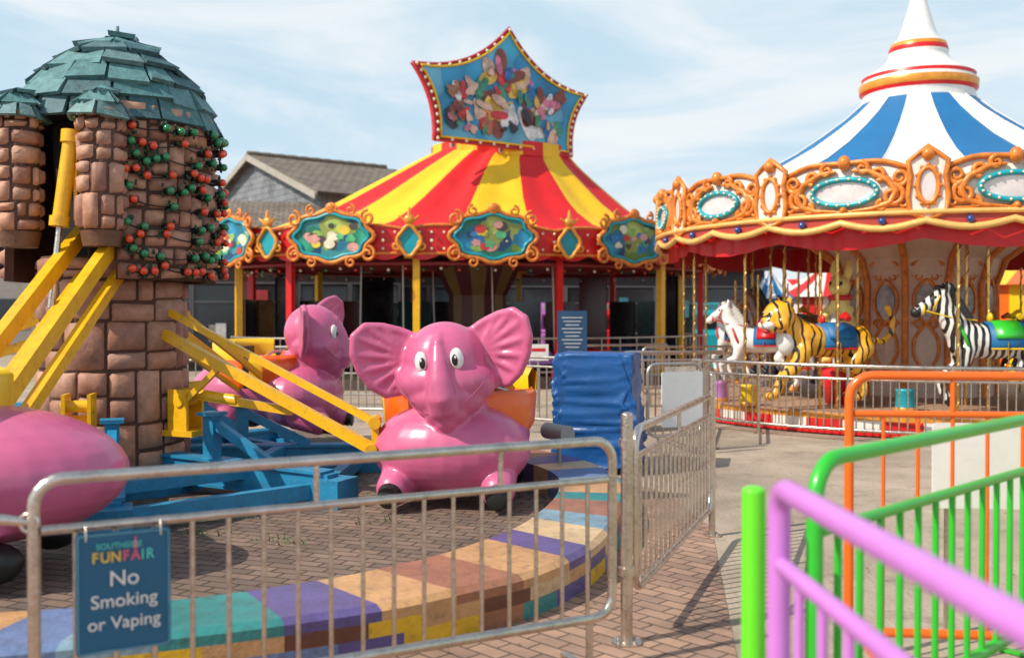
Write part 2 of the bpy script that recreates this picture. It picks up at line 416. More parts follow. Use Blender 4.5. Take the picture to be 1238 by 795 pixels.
def post(x, y, h, m, label, r=.028, name='barrier_post', rings=True):
    R = root(name, (x, y, 0), 0, label, 'post'); b = MB(); b.cyl((0,0,.012),(0,0,h), r, n=16); b.ell((0,0,h),(r,r,r*.5)); b.make('shaft', m, R)
    b = MB(); b.cyl((0,0,.0),(0,0,.014), r*2.6, n=20)
    for k in range(4): b.cyl((r*1.9*cos(k*pi/2+.7), r*1.9*sin(k*pi/2+.7), .014), (r*1.9*cos(k*pi/2+.7), r*1.9*sin(k*pi/2+.7), .026), .008, n=6)
    b.make('base_plate', m, R)
    if rings:
        for f in (.86,.30): b = MB(); b.cyl((0,0,h*f),(0,0,h*(f+.035)), r*1.35, n=16); b.make('clamp', m, R)
    return R
post(.54, 4.67, 1.08, STEEL, 'silver gate post bolted to the block paving')
post(1.40, 6.95, 1.13, STEEL, 'silver post at the end of the open gate', .024)
b = MB(); b.tube([(-1.60,3.30,.86),(-1.68,3.27,.875),(-1.80,3.22,.87),(-1.95,3.2,.86)],[.014,.018,.014,.012],8); b.tube([(-1.60+.03*cos(q),3.29,.86+.03*sin(q)) for q in [2*pi*i/16 for i in range(16)]],.008,6,closed=True)
tag(b.make('barrier_clamp', STEEL), 'steel hook clamp at the end of the silver barrier', 'clamp')

ang = atan2(.463, .886)
R = root('notice_sign', (-1.59+.886*.276+.463*.035, 3.3+.463*.276-.886*.035, .607), ang, 'blue no smoking or vaping notice hanging on silver barrier', 'sign')
b = MB(); b.poly([(p[0], p[2]) for p in rrect(-.153,.153,-.205,.205,.012,3)], (0,-.004,0), (1,0,0), (0,0,1), .008); b.make('board', NAVY, R)
b = MB(); b.tube([(p[0], -.0125, p[2]) for p in rrect(-.146,.146,-.198,.198,.01,3)], .0012, 4, closed=True); b.make('border_line', mat('pale_blue_line', (.2,.45,.5), .5), R)
LY = mat('letter_yellow', (.85,.55,.08), .5); LP = mat('letter_pink', (.8,.12,.2), .5); LT = mat('letter_teal', (.1,.6,.55), .5)
text(R, 'lettering', 'SOUTHSIDE', .028, (-.015,-.013,.158), LT, bold=.0003)
for x, ch, m_ in [(-.092,'F',LY),(-.060,'U',LY),(-.026,'N',LY),(.006,'F',LP),(.037,'A',LP),(.060,'I',LT),(.084,'R',LT)]: text(R, 'lettering', ch, .050, (x,-.013,.120), m_, bold=.0010, sx=.9)
b = MB(); b.poly([(-.008,0),(.008,0),(.004,.03),(0,.045),(-.004,.03)], (.037,-.0125,.143), (1,0,0), (0,0,1), .002); b.make('tower_emblem', LP, R)
text(R, 'lettering', 'No', .074, (0,-.013,.045), WHITE, bold=.0002)
text(R, 'lettering', 'Smoking', .063, (0,-.013,-.03), WHITE, bold=.0002)
text(R, 'lettering', 'or Vaping', .060, (0,-.013,-.105), WHITE, bold=.0002)
for x in (-.12,.12):
    b = MB(); b.tube([(x,-.008,.18),(x,-.008,.225),(x,.05,.235),(x,.06,.2)],.004,6); b.make('hanger', STEEL, R)

GC = 'brightly painted queue barriers'
barrier((.70,2.60), (.78,.30), 1.1, .90, .2, PURPLE, 'lilac painted tubular barrier along the queue lane', 13, .030, (), cr=.07, group=GC, rb=.013)
barrier((.93,3.05), (2.5,4.55), 1.1, .88, .2, GREEN, 'green painted tubular barrier with rounded corner', 14, .026, (), group=GC, rb=.013, cr=.13)
barrier((1.50,4.42), (3.7,4.2), 1.28, 1.11, .14, ORANGE, 'orange painted tubular barrier with white board behind it', 14, .021, (.2,.5), group=GC, rb=.009, cr=.1)
post(.725, 2.98, 1.02, LIME, 'lime green barrier post bolted to the ground', .036, rings=False)
R = root('white_board', (2.35,4.75,0), radians(-4), 'white blank board hung behind orange barrier', 'board')
b = MB(); b.poly([(p[0], p[2]) for p in rrect(-.33,.6,.62,1.03,.02,3)], (0,0,0), (1,0,0), (0,0,1), .012); b.make('board', WHITE, R)
for x in (-.25,.5): b = MB(); b.cyl((x,.03,.0),(x,.03,.95),.014); b.make('leg', STEEL, R)

# ------------------------------------------------------------ elephants
def elephant_build():
    R = root('elephant_ride_car', (-.47,8.35,.03), radians(-5), 'pink elephant ride car facing forward with orange seat tub', 'ride car', 'pink elephant ride cars')
    b = MB()
    b.ell((0,.2,.56),(.68,.95,.42), nu=28, nv=18); b.ell((0,-.28,.48),(.72,.52,.43), nu=28, nv=18)
    b.ell((0,-.30,.85),(.34,.30,.25))
    Rm = Matrix.Rotation(radians(-6), 3, 'Y'); C0 = Vector((0,-.4,.95))
    def H(p): return Rm @ (Vector(p)-C0)+C0
    b.ell(H((0,-.44,1.27)),(.37,.36,.36), nu=28, nv=18)          # skull
    b.ell(H((0,-.52,1.43)),(.24,.22,.17))                        # forehead
    b.ell(H((0,-.50,1.10)),(.45,.34,.25), nu=28, nv=18)          # wide cheeks
    b.ell(H((0,-.56,.97)),(.34,.30,.20), nu=24, nv=16)           # jaw
    b.ell(H((0,-.64,.86)),(.21,.22,.15)); b.ell(H((0,-.70,.78)),(.11,.13,.11))
    b.tube([H((0,-.78,.86)),H((0,-.83,.98)),H((0,-.82,1.12)),H((0,-.79,1.28)),H((0,-.74,1.42)),H((0,-.66,1.52))],[.125,.135,.115,.085,.06,.045],16)
    b.ell(H((0,-.75,1.44)),.05)
    for s_ in (-1,1):
        b.tube([(s_*.40,-.35,.28),(s_*.46,-.64,.17)],[.21,.155],16); b.ell((s_*.46,-.64,.17),.155)
        b.tube([(s_*.40,.42,.40),(s_*.44,.52,.22)],[.2,.15],16)
        E = [(.22,1.50),(.36,1.58),(.52,1.64),(.66,1.66),(.76,1.58),(.78,1.42),(.74,1.26),(.66,1.12),(.55,1.03),(.44,1.04),(.33,1.14)]
        nE = len(E)
        def ey(x, z): return -.42-.17*max(0,(x-.25)/.48)**1.6+.05*(1.6-z)
        fr_ = [H((s_*x, ey(x,z)-.030, z)) for x, z in E]; bk = [H((s_*x, ey(x,z)+.030, z)) for x, z in E]
        cf = H((s_*.46, ey(.46,1.34)-.004, 1.34)); cb = H((s_*.46, ey(.46,1.34)+.05, 1.34))
        vs = fr_+bk+[cf, cb]; fs = []
        for i in range(nE):
            j = (i+1) % nE; fs += [(i,j,2*nE),(nE+j,nE+i,2*nE+1),(i,nE+i,nE+j,j)]
        b.add(vs, fs)
        for k_, (x, z) in enumerate(E[2:-1]):
            b.tube([H((s_*.30, ey(.30,1.30)-.01, 1.32)), H((s_*(x+.30)/2, ey((x+.30)/2,(z+1.32)/2)-.022,(z+1.32)/2)), H((s_*x, ey(x,z)-.002, z))],[.022,.030,.034],8)
        b.tube([H((s_*x, ey(x,z), z)) for x, z in E], .040, 10)
    o = b.make('body', PINK, R); remesh(o, .0155, 9)
    for s_ in (-1,1):
        M = Rm @ Matrix.Rotation(radians(s_*16), 3, 'Z')
        b = MB(); b.ell(H((s_*.155,-.765,1.30)),(.060,.035,.092), M); e = b.make('eye', WHITE, R)
        b = MB(); b.ell(H((s_*.143,-.795,1.29)),(.030,.013,.050), M); b.make('pupil', BLACK, e)
        b = MB(); b.ell(H((s_*.150,-.807,1.312)),(.009,.005,.013), M); b.make('highlight_dot', WHITE, e)
        b = MB(); b.cyl((s_*.465,-.755,.14),(s_*.47,-.81,.12),.110,.098, n=20); b.ell((s_*.47,-.81,.12),(.098,.02,.098)); b.make('foot_pad', BLACK, R)
        b = MB(); b.ell((s_*.44,.54,.12),(.15,.17,.12)); b.make('foot_pad', BLACK, R)
        b = MB(); b.tube([H((s_*.40,-.70,1.16)),H((s_*.355,-.765,1.06)),H((s_*.27,-.82,.98)),H((s_*.19,-.845,.93))],[.001,.0065,.0065,.002],6)
        b.make('mouth_line', PINKD, R)
    b = MB()
    def mf(i, j):
        q = (j % 12)
        return 2 if q in (0,) else (1 if q in (1,2) else 0)
    b.lathe([(.45,.38),(.62,.50),(.72,.68),(.74,.94),(.70,1.0),(.64,.94),(.58,.7),(.4,.6),(0,.58)], 48, 0, (0,.22,0), mf=mf, sy=.82)
    b.lathe([(.735,.92),(.745,1.14),(.70,1.18),(.66,1.10),(.67,.88)], 24, 1, (0,.22,0), radians(10), radians(170), sy=.82)
    b.make('seat_tub', [ORANGE, YELF, BLACK], R)
    b = MB(); b.box((0,.32,.78),(.8,.36,.12)); b.beam((-.4,.54,.94),(.4,.54,.94),.1,.3); b.make('seat', BLACK, R)
    b = MB(); b.tube([(-.5,.02,.97),(-.3,-.02,1.04),(.3,-.02,1.04),(.5,.02,.97)],.016,8); b.make('grab_rail', STEEL, R)
    R.scale = (.90,.90,.90)
    return R
E1 = elephant_build()
dup(E1, (-2.68,11.5,.20), radians(84), label='pink elephant ride car seen from the side, beside stone tower')
A_ = dup(E1, (-3.42,5.85,.06), radians(-86), label='pink elephant ride car with its rear beside silver barrier'); A_.scale = (.98,.98,.98)
for ch in A_.children:
    if ch.name.startswith(('seat','grab')): ch.location.y -= .42

# ------------------------------------------------------------ tower
TW = root('stone_tower', (-3.6,9,0), 0, 'stone-effect ride tower with teal slate roof, coloured bulbs and yellow arms', 'ride tower')
def blocks(b, rf_, a0, a1, z0, z1, band, wmin, wmax, c=(0,0), th=.035, gap=.012, rs=random.Random(4), tall=.3):
    """random ashlar: raised rounded blocks on a surface of revolution, radius rf_(z)"""
    def one(A, B, Z0, Z1):
        r = rf_((Z0+Z1)/2); g = gap/r; A += g; B -= g; Z0 += gap; Z1 -= gap
        if B-A < .02 or Z1-Z0 < .02: return
        t = th*rs.uniform(.75,1.25); ins_a = .022/r; ins_z = .022
        ca = [A, A+ins_a]+[A+ins_a+(B-A-2*ins_a)*k/3 for k in (1,2)]+[B-ins_a, B]
        cz = [Z0, Z0+ins_z, (Z0+Z1)/2, Z1-ins_z, Z1]
        j = [rs.uniform(-.012,.012) for _ in range(4)]
        vs = []
        for zi, z in enumerate(cz):
            for ai, a in enumerate(ca):
                u = ai/5; w = zi/4
                dz = (j[0]*(1-u)+j[1]*u)*(1-w)+(j[2]*(1-u)+j[3]*u)*w
                edge = (zi in (0,4)) or (ai in (0,5))
                rr = rf_(z)+(-.005 if edge else t*(1.0+.12*sin(ai*2.1+zi*1.7)))
                vs.append((c[0]+rr*cos(a), c[1]+rr*sin(a), z+dz))
        b.add(vs, [(q*6+k, q*6+k+1, (q+1)*6+k+1, (q+1)*6+k) for q in range(4) for k in range(5)], 0, True)
    z = z0
    while z < z1-.04:
        h = band*rs.uniform(.85,1.15)
        if z+h > z1-.08: h = z1-z
        a = a0
        full = a1-a0 > 6.2
        while a < a1-1e-4:
            w = rs.uniform(wmin,wmax)/rf_(z+h/2)
            if a1-(a+w) < wmin/rf_(z)*.6: w = a1-a
            if rs.random() < tall: one(a, a+w, z, z+h)
            else:
                s_ = rs.uniform(.38,.62)
                one(a, a+w, z, z+h*s_)
                if rs.random() < .35 and w*rf_(z) > wmin*1.3: m_ = a+w*rs.uniform(.4,.6); one(a, m_, z+h*s_, z+h); one(m_, a+w, z+h*s_, z+h)
                else: one(a, a+w, z+h*s_, z+h)
            a += w
        z += h
b = MB(); colr = lambda z: .625-.012*(z-.3)
b.lathe([(.63,.2),(colr(1),1.0),(colr(1.5),1.5),(colr(2.05),2.05),(0,2.06)], 48, 0); col = b.make('column', MORTAR, TW)
b = MB(); blocks(b, colr, 0, 2*pi, .22, 2.04, .40, .22, .42, th=.028, gap=.008, rs=random.Random(9), tall=.4); b.make('stone_facing', STONE, col)
def shell(a0, a1, z0, z1, r0, r1, th=.07, seed=3):
    b = MB(); n = 40; m_ = 8; rr = lambda z: r0+(r1-r0)*(z-z0)/(z1-z0)
    prof = [(r0-th,z0)]+[(r0+(r1-r0)*i/m_, z0+(z1-z0)*i/m_) for i in range(m_+1)]+[(r1-th,z1),(r0-th,z0)]
    b.lathe(prof, n, 0, (0,0,0), radians(a0), radians(a1))
    for a in (a0, a1):
        q = radians(a); c, s_ = cos(q), sin(q)
        b.add([((r0-th)*c,(r0-th)*s_,z0),(r0*c,r0*s_,z0),(r1*c,r1*s_,z1),((r1-th)*c,(r1-th)*s_,z1)],[(0,1,2,3)])
    w = b.make('turret_wall', MORTAR, TW)
    b = MB(); blocks(b, rr, radians(a0), radians(a1), z0+.005, z1, .29, .13, .28, th=.040, gap=.010, rs=random.Random(seed), tall=.18); b.make('stone_facing', STONE, w)
shell(-67, 118, 1.84, 3.32, .885, .855, seed=3); shell(128, 214, 1.84, 3.28, .885, .855, seed=8)
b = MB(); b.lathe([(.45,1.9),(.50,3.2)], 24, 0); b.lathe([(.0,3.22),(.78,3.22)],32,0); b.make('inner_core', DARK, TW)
def slates(prof, n0, c=(0,0,0), jit=.03, th=.03):
    b = MB(); rows = len(prof)-1
    for i in range(rows):
        (r0,z0),(r1,z1) = prof[i], prof[i+1]
        n = max(5, int(n0*(r0/prof[0][0]))); a = random.random()*6
        ws = [random.uniform(.55,1.6) for _ in range(n)]; tot = sum(ws)
        for k in range(n):
            a2 = a+2*pi*ws[k]/tot
            e = random.uniform(-jit, jit); e2 = e+random.uniform(-.02,.02); lo = .012+random.random()*.03
            dr, dz = r0-r1, z0-z1; l = sqrt(dr*dr+dz*dz); nr, nz = -dz/l, dr/l
            g = .012/max(r0,.1)
            q = []
            for side, (e_, aa) in enumerate(((e, a+g), (e2, a2-g))):
                ra, za = r0+dr*.22+nr*(th+lo)+e_*.4, z0+dz*.22+nz*(th+lo)-abs(e_)
                rb_, zb = r1-dr*.05+nr*.012, z1-dz*.05+nz*.012
                for (r_, z_) in ((ra,za),(ra-nr*th,za-nz*th),(rb_-nr*th,zb-nz*th),(rb_,zb)):
                    q.append((c[0]+r_*cos(aa), c[1]+r_*sin(aa), c[2]+z_))
            b.add(q, [(0,4,7,3),(0,1,5,4),(1,2,6,5),(2,3,7,6),(0,3,2,1),(4,5,6,7)])
            a = a2
    b.lathe([(p[0]-.01, p[1]-.01) for p in prof], 32, 0, c)
    return b
b = slates([(.83,3.22),(.79,3.39),(.72,3.54),(.61,3.68),(.47,3.81),(.31,3.92),(.14,4.0),(.0,4.04)], 14, (.05,0,0), .05, .042); rf = b.make('roof', SLATE, TW)
b = MB(); b.cyl((.05,0,4.0),(.05,0,4.14),.014); b.ell((.05,0,4.08),.024); b.make('finial', SLATE, rf)
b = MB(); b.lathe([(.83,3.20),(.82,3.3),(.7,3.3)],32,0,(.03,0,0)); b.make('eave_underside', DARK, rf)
for ti, (x,y) in enumerate(((.27,-.90),(-.45,-.81))):
    b = MB(); b.lathe([(.0,2.22),(.15,2.22),(.165,2.25),(.165,3.24),(0,3.24)], 24, 0, (x,y,0)); t = b.make('turret', MORTAR, TW)
    b = MB(); blocks(b, lambda z: .165, 0, 2*pi, 2.23, 3.22, .26, .12, .2, (x,y), .032, .008, random.Random(20+ti), .2); b.make('stone_facing', STONE, t)
    b = MB(); b.cyl((x,y,2.10),(x,y,2.225),.145,.17,n=20); b.make('wooden_base', WOOD, t)
    b = slates([(.21,3.15),(.17,3.25),(.10,3.34),(0,3.40)], 7, (x,y,0), .015, .03); b.make('turret_roof', SLATE, t)
bb = MB(); bb.ell((0,0,0),.034, nu=10, nv=8); mred = once(bb,'bulb',RUBRED)
bb = MB(); bb.ell((0,0,0),.034, nu=10, nv=8); mgrn = once(bb,'bulb',RUBGRN)
bulbs = []; cords = []
for row in range(10):
    z = 3.12-row*.133; row_pts = []
    a = -63+random.uniform(0,8)
    while a < 22:
        zz = z+random.uniform(-.045,.045)
        bulbs.append((radians(a), zz, row % 2 if random.random() < .85 else 1-row % 2)); row_pts.append((radians(a), zz))
        a += random.choice([4.8,5.2,8,13,17,20])
    cords.append(row_pts)
for row in range(4):
    rp = []
    for k in range(3): bulbs.append((radians(182+k*11+random.uniform(-3,3)), 2.35-row*.13+random.uniform(-.03,.03), row % 2)); rp.append(bulbs[-1][:2])
    cords.append(rp)
bs = MB()
for a, z, c in bulbs[:99]:
    minst(mred if c else mgrn, 'light_bulb', TW, 0, (.975*cos(a), .975*sin(a), z))
    bs.cyl((.87*cos(a),.87*sin(a),z),(.955*cos(a),.955*sin(a),z),.03,n=8)
    for q in range(5):
        a_ = a+random.uniform(-.06,.06); z_ = z+random.uniform(-.05,.05); bs.ell((.945*cos(a_),.945*sin(a_),z_),(.012,.028,.014),Matrix.Rotation(random.random()*3,3,'X'),6,4,1)
tag(bs.make('bulb_sockets', [BLACK, mat('dark_leaf',(.015,.06,.03),.5)], TW), kind='stuff')
bs = MB()
for rp in cords:
    pts = []
    for i in range(len(rp)-1):
        (a0,z0),(a1,z1) = rp[i], rp[i+1]
        for q in range(4): u = q/4; a = a0+(a1-a0)*u; z = z0+(z1-z0)*u-.02*4*u*(1-u); pts.append((.925*cos(a),.925*sin(a),z))
    if len(pts) > 2: bs.tube(pts,.006,5)
tag(bs.make('cable', BLACK, TW), kind='stuff')
b = MB(); b.cyl((.03,-.90,3.02),(-.05,-.95,2.30),.062,n=16); b.cyl((-.05,-.95,2.34),(-.055,-.955,2.26),.078,n=16); b.cyl((.03,-.9,3.04),(.025,-.905,2.94),.082,n=16); b.box((.06,-.9,2.66),(.03,.03,.7)); b.make('hydraulic_cylinder', YELLOW, TW)
b = MB(); b.cyl((-.05,-.95,2.3),(-.06,-1.1,1.6),.026,n=12); b.make('piston_rod', STEEL, TW)
b = MB(); b.tube([(.10,-.88,2.95),(.14,-.93,2.6),(.08,-.9,2.3),(.12,-.8,2.1),(.05,-.6,1.95)],.014,6); b.make('hydraulic_hose', BLACK, TW)
def arm(P0, P1, w=.075, h=.1, pair=.26, gap=.2):
    P0, P1 = Vector(P0), Vector(P1); d = (P1-P0).normalized(); sd = d.cross(Vector((0,0,1))).normalized()
    b = MB()
    for s_ in (-1,1):
        q = sd*s_*pair/2
        b.beam(P0+q, P1+q, w*.8, h)
        if gap: b.beam(P0+q*.9-Vector((0,0,gap)), P1+q*.9-Vector((0,0,gap*.9)), w*.7, h*.75)
    for t in (.02,.98):
        b.cyl(P0.lerp(P1,t)+sd*pair*.7, P0.lerp(P1,t)-sd*pair*.7, .035, n=12)
    return b.make('arm', YELLOW, TW)
b = MB()
b.beam((.56,-.22,1.58),(2.52,-.92,.66),.05,.055); b.beam((.56,-.30,1.38),(2.50,-1.02,.46),.07,.085)
b.cyl((2.48,-.82,.68),(2.50,-1.06,.68),.05,n=12); b.cyl((2.46,-.9,.47),(2.48,-1.12,.47),.05,n=12); b.beam((2.5,-.95,.72),(2.5,-.95,.40),.06,.12)
b.beam((1.1,-.5,1.1),(.75,-.38,.78),.04,.05)
b.make('arm', YELLOW, TW)
arm((.12,-.5,2.28), (.18,-2.95,.80), .10, .13, .32, .36)
arm((.30,.60,1.57), (.80,2.2,.75), gap=.2, w=.05, h=.06)
arm((-.6,.2,1.57), (-3.1,-.6,.62), gap=.2)
for (x,y,a) in ((.74,-.28,-22),(.05,-.85,-80),(.4,.75,65)):
    b = MB(); M = Matrix.Rotation(radians(a),3,'Z'); C = Vector((x,y,0))
    for s_ in (-1,1): b.box(C+M @ Vector((0,s_*.10,.70)),(.20,.03,.40),0,M)
    b.box(C+M @ Vector((.0,0,.52)),(.34,.26,.05),0,M); b.cyl(C+M @ Vector((.02,-.13,.80)),C+M @ Vector((.02,.13,.80)),.05,n=12); b.box(C+M @ Vector((-.05,0,.62)),(.06,.17,.2),0,M)
    b.make('arm_bracket', YELLOW, TW)
b = MB(); b.beam((.75,-.3,.86),(1.75,-.64,.74),.05,.07); b.cyl((.8,-.3,.86),(1.25,-.46,.81),.05); b.make('ram', YELLOW, TW)
b = MB()
b.lathe([(.0,.24),(.85,.24),(.88,.21),(.88,.0)], 24, 0, sm=False)
for k in range(8):
    a = 2*pi*k/8-.42; c, s_ = cos(a), sin(a)
    b.beam((.6*c,.6*s_,.22),(2.35*c,2.35*s_,.16),.15,.20); b.beam((.6*c,.6*s_,.33),(2.3*c,2.3*s_,.27),.20,.025); b.beam((.6*c,.6*s_,.11),(2.3*c,2.3*s_,.07),.20,.025)
    b.box((1.12*c,1.12*s_,.46),(.11,.11,.46), M=Matrix.Rotation(a,3,'Z')); b.box((1.12*c,1.12*s_,.70),(.18,.18,.03), M=Matrix.Rotation(a,3,'Z'))
    b.beam((1.15*c,1.15*s_,.62),(1.75*c,1.75*s_,.30),.07,.08)
    b.box((2.35*c,2.35*s_,.12),(.30,.30,.22), M=Matrix.Rotation(a,3,'Z'))
    a2 = a+2*pi/8
    b.beam((1.5*c,1.5*s_,.24),(1.5*cos(a2),1.5*sin(a2),.24),.10,.13); b.beam((2.25*c,2.25*s_,.13),(2.25*cos(a2),2.25*sin(a2),.13),.1,.12)
b.make('base_frame', BLUEF, TW)
b = MB()
for k in range(140):
    cx, cy = random.choice([(-.95,7.4),(-1.5,6.7),(-2.2,7.0),(.0,8.4),(-2.0,7.6)])
    x, y = cx+random.gauss(0,.10), cy+random.gauss(0,.07); a = random.random()*6; h = random.uniform(.03,.08)
    b.add([(x,y,.01),(x+.012*cos(a),y+.012*sin(a),.01),(x+.04*cos(a+1),y+.04*sin(a+1),h)],[(0,1,2)])
tag(b.make('weeds', mat('weed_green',(.06,.12,.03),.8)), 'small green weeds growing between the block pavers', 'weeds', kind='stuff')
b = MB()
for k in range(900):
    x, y = random.uniform(-3,6), random.uniform(3.6,14); a = random.random()*6; s_ = random.uniform(.006,.022)
    b.add([(x,y,.012),(x+s_*cos(a),y+s_*sin(a),.016),(x+s_*cos(a+1.6),y+s_*sin(a+1.6),.014)],[(0,1,2)])
tag(b.make('leaf_litter', mat('dry_leaf',(.16,.10,.05),.8,0,.4,2)), 'scattered dry leaf litter and grit on the ground', 'litter', kind='stuff')

# ------------------------------------------------------------ striped tent ride
TR = root('striped_tent_ride', (-.83,24,0), radians(14.5), 'red and yellow striped tent ride with painted rooftop sign', 'fairground ride')
A, Bx = 6.02, 3.8
def ep(t, a=A, b_=Bx): return (a*sin(t), -b_*cos(t))
def en(t):
    x, y = sin(t)/A, -cos(t)/Bx; return atan2(x, -y)
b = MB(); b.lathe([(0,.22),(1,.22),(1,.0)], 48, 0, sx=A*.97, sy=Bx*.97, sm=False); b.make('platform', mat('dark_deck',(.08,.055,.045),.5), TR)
def ring(b, zf0, zf1, k, n=144, mi=0):
    vs = []
    for j in range(n):
        t = 2*pi*j/n; x, y = ep(t, A*k, Bx*k); vs += [(x,y,zf0(t)),(x,y,zf1(t))]
    b.add(vs, [(2*j, 2*((j+1) % n), 2*((j+1) % n)+1, 2*j+1) for j in range(n)], mi, True)
b = MB(); tz_ = lambda t: 3.27+.09*abs(cos(t*12))
ring(b, lambda t: 2.80, tz_, 1.0, 288); ring(b, lambda t: 2.80, tz_, .985, 288)
b.make('rounding_board', RED, TR, recalc=False)
b = MB()
b.tube([(*ep(2*pi*j/96, A*1.005, Bx*1.005), 2.78) for j in range(96)], .03, 8, closed=True)
b.tube([(*ep(2*pi*j/288, A*1.0, Bx*1.0), tz_(2*pi*j/288)) for j in range(288)], .03, 8, closed=True)
b.make('gold_trim', [GOLD2], TR, recalc=False)
b = MB()
for j in range(48):
    t0 = 2*pi*j/48; vs = []
    for q in range(9):
        t = t0+2*pi/48*q/8; x, y = ep(t, A*1.003, Bx*1.003); vs += [(x,y,2.78),(x,y,2.765-.12*sin(pi*q/8))]
    b.add(vs, [(2*q,2*q+2,2*q+3,2*q+1) for q in range(8)], 0)
b.make('scalloped_fringe', [RED], TR, recalc=False)
b = MB()
for j in range(150):
    t = 2*pi*j/150; x, y = ep(t, A*1.012, Bx*1.02)
    for z in (2.87,3.2): b.ell((x,y,z),.028,nu=6,nv=4)
    if j % 2: b.ell((x,y,3.03),.035,nu=6,nv=4)
o = b.make('bulbs', BULB, TR); tag(o, kind='stuff')
def lob(a, b_, k, am, n=48): return [((1+am*cos(k*2*pi*i/n))*a*cos(2*pi*i/n), (1+am*cos(k*2*pi*i/n))*b_*sin(2*pi*i/n)) for i in range(n)]
def spiral(cx, cz, r, turns, d, y, ph=0, n=18): return [(cx+r*(1-.75*i/n)*cos(ph+d*turns*2*pi*i/n), y, cz+r*(1-.75*i/n)*sin(ph+d*turns*2*pi*i/n)) for i in range(n+1)]
cart = MB(); cart.poly(lob(.86,.50,8,.06), (0,-.02,0),(1,0,0),(0,0,1),.05)
cart_rim = MB(); cart_rim.tube([(p[0],-.04,p[1]) for p in lob(.86,.50,8,.06)], .045, 8, closed=True)
for sx in (-1,1):
    for sz in (-1,1):
        cart_rim.tube(spiral(sx*.78, sz*.36,.16,1.3,sx*sz,-.06,pi/2),.034,6); cart_rim.tube(spiral(sx*.42, sz*.52,.11,1.2,-sx*sz,-.06,pi/2),.028,6)
cart_rim.tube(spiral(0,.54,.13,1.2,1,-.06),.03,6); cart_rim.ell((0,-.06,.58),(.09,.05,.10))
cart_in = MB(); cart_in.tube([(p[0]*.88,-.05,p[1]*.86) for p in lob(.86,.50,8,.06)], .035, 6, closed=True)
orn = MB(); orn.poly(lob(.22,.28,4,.1), (0,-.04,0),(1,0,0),(0,0,1),.05)
orn_g = MB(); orn_g.tube([(p[0],-.07,p[1]) for p in lob(.22,.28,4,.1)], .04, 6, closed=True)
orn_g.ell((0,-.06,.42),(.11,.07,.11)); orn_g.tube([(-.2,-.06,.5),(0,-.06,.32),(.2,-.06,.5)],[.02,.05,.02],6); orn_g.tube([(0,-.06,.5),(0,-.06,.68)],[.05,.015],6)
for sx in (-1,1): orn_g.tube(spiral(sx*.26,-.1,.11,1.2,sx,-.05,pi/2),.026,6)
dabp = [(.75,.35,.3),(.85,.6,.06),(.1,.45,.2),(.03,.2,.5),(.85,.75,.55),(.65,.05,.05),(.3,.5,.1),(.08,.06,.06)]
dabm = [mat('dab_paint', c, .4, 0, .35, 7) for c in dabp]
for k_, tdeg in enumerate([-68,-37,-5,25,55,85,-98]):
    t = radians(tdeg); x, y = ep(t, A*1.02, Bx*1.02)
    m1 = artmat('cartouche_art', random.sample([(.04,.4,.25),(.3,.5,.05),(.03,.35,.6),(.1,.55,.6),(.6,.7,.15),(.03,.12,.3)],6), 2.2, .5)
    p = cart.make('picture_panel', m1, TR, (x,y,3.12), en(t)); cart_rim.make('gilt_frame', [GOLD2], p); cart_in.make('teal_inner_frame', TEAL, p)
    b = MB(); yy = -.025
    for q in range(16):
        u, v = random.uniform(-.5,.5), random.uniform(-.26,.25); r = random.uniform(.08,.18)*(1-q/40); yy -= .0008; a = random.random()*3; kk = random.choice([0,0,3,5])
        b.poly([((1+.2*cos(kk*2*pi*i/18)*(kk>0))*r*cos(2*pi*i/18+a), (1+.2*cos(kk*2*pi*i/18)*(kk>0))*r*.75*sin(2*pi*i/18+a)) for i in range(18)], (u,yy,v),(1,0,0),(0,0,1),.003, random.randrange(8))
    tag(b.make('painted_flowers', dabm, p), kind='stuff')
for tdeg in (-82,-53,-21,10,40,70):
    t = radians(tdeg); x, y = ep(t, A*1.02, Bx*1.02)
    p = orn.make('ornament', TEAL, TR, (x,y,3.02), en(t)); orn_g.make('gilt_frame', GOLD, p)
b = MB()
prof = [(1,3.28),(.82,3.52),(.70,3.82),(.61,4.12),(.53,4.43),(.44,4.78),(.355,5.12),(.285,5.40)]
n = 20; seg = 6; vs = []
for q, (r, z) in enumerate(prof):
    u = q/(len(prof)-1)
    for j in range(n*seg):
        t = 2*pi*(j+2)/(n*seg); w = 1+.012*cos(2*pi*j/seg)
        a_, b2 = (A-.25)*r*w, (Bx-.2)*(r if r > .4 else max(r,.34))*w
        sag = -.04*(1-cos(2*pi*j/seg))*(u*(1-u)*4)
        vs.append((a_*sin(t)+.6*u**1.5, -b2*cos(t), z+sag))
k = n*seg; fs = []; ms = []
for q in range(len(prof)-1):
    for j in range(k): fs.append((q*k+j, q*k+(j+1) % k, (q+1)*k+(j+1) % k, (q+1)*k+j)); ms.append((j//seg) % 2)
b.add(vs, fs, ms, True); top = vs[-k:]
b.add(top, [tuple(range(k))], 0)
roof = b.make('roof_canvas', [CANR, CANY], TR)
b = MB()
for j in range(k):
    p0, p1 = Vector(top[j]), Vector(top[(j+1) % k]); c = Vector((.6,0,0))
    def sc(p, f, z): return (c.x+(p.x-c.x)*f, p.y*f, z)
    b.add([sc(p0,1.04,5.22), sc(p1,1.04,5.22), sc(p1,1.03,5.55), sc(p0,1.03,5.55)],[(0,1,2,3)],(j//seg) % 2)
b.make('valance', [CANR, CANY], roof, recalc=False)
inv = Matrix.Rotation(radians(-14.5), 3, 'Z')
def tl(x, y, z=0): v = inv @ Vector((x+.83, y-24, 0)); return Vector((v.x, v.y, z))
sc_ = tl(-.15, 22.7); dirw = inv @ Vector((.8125,.583,0))
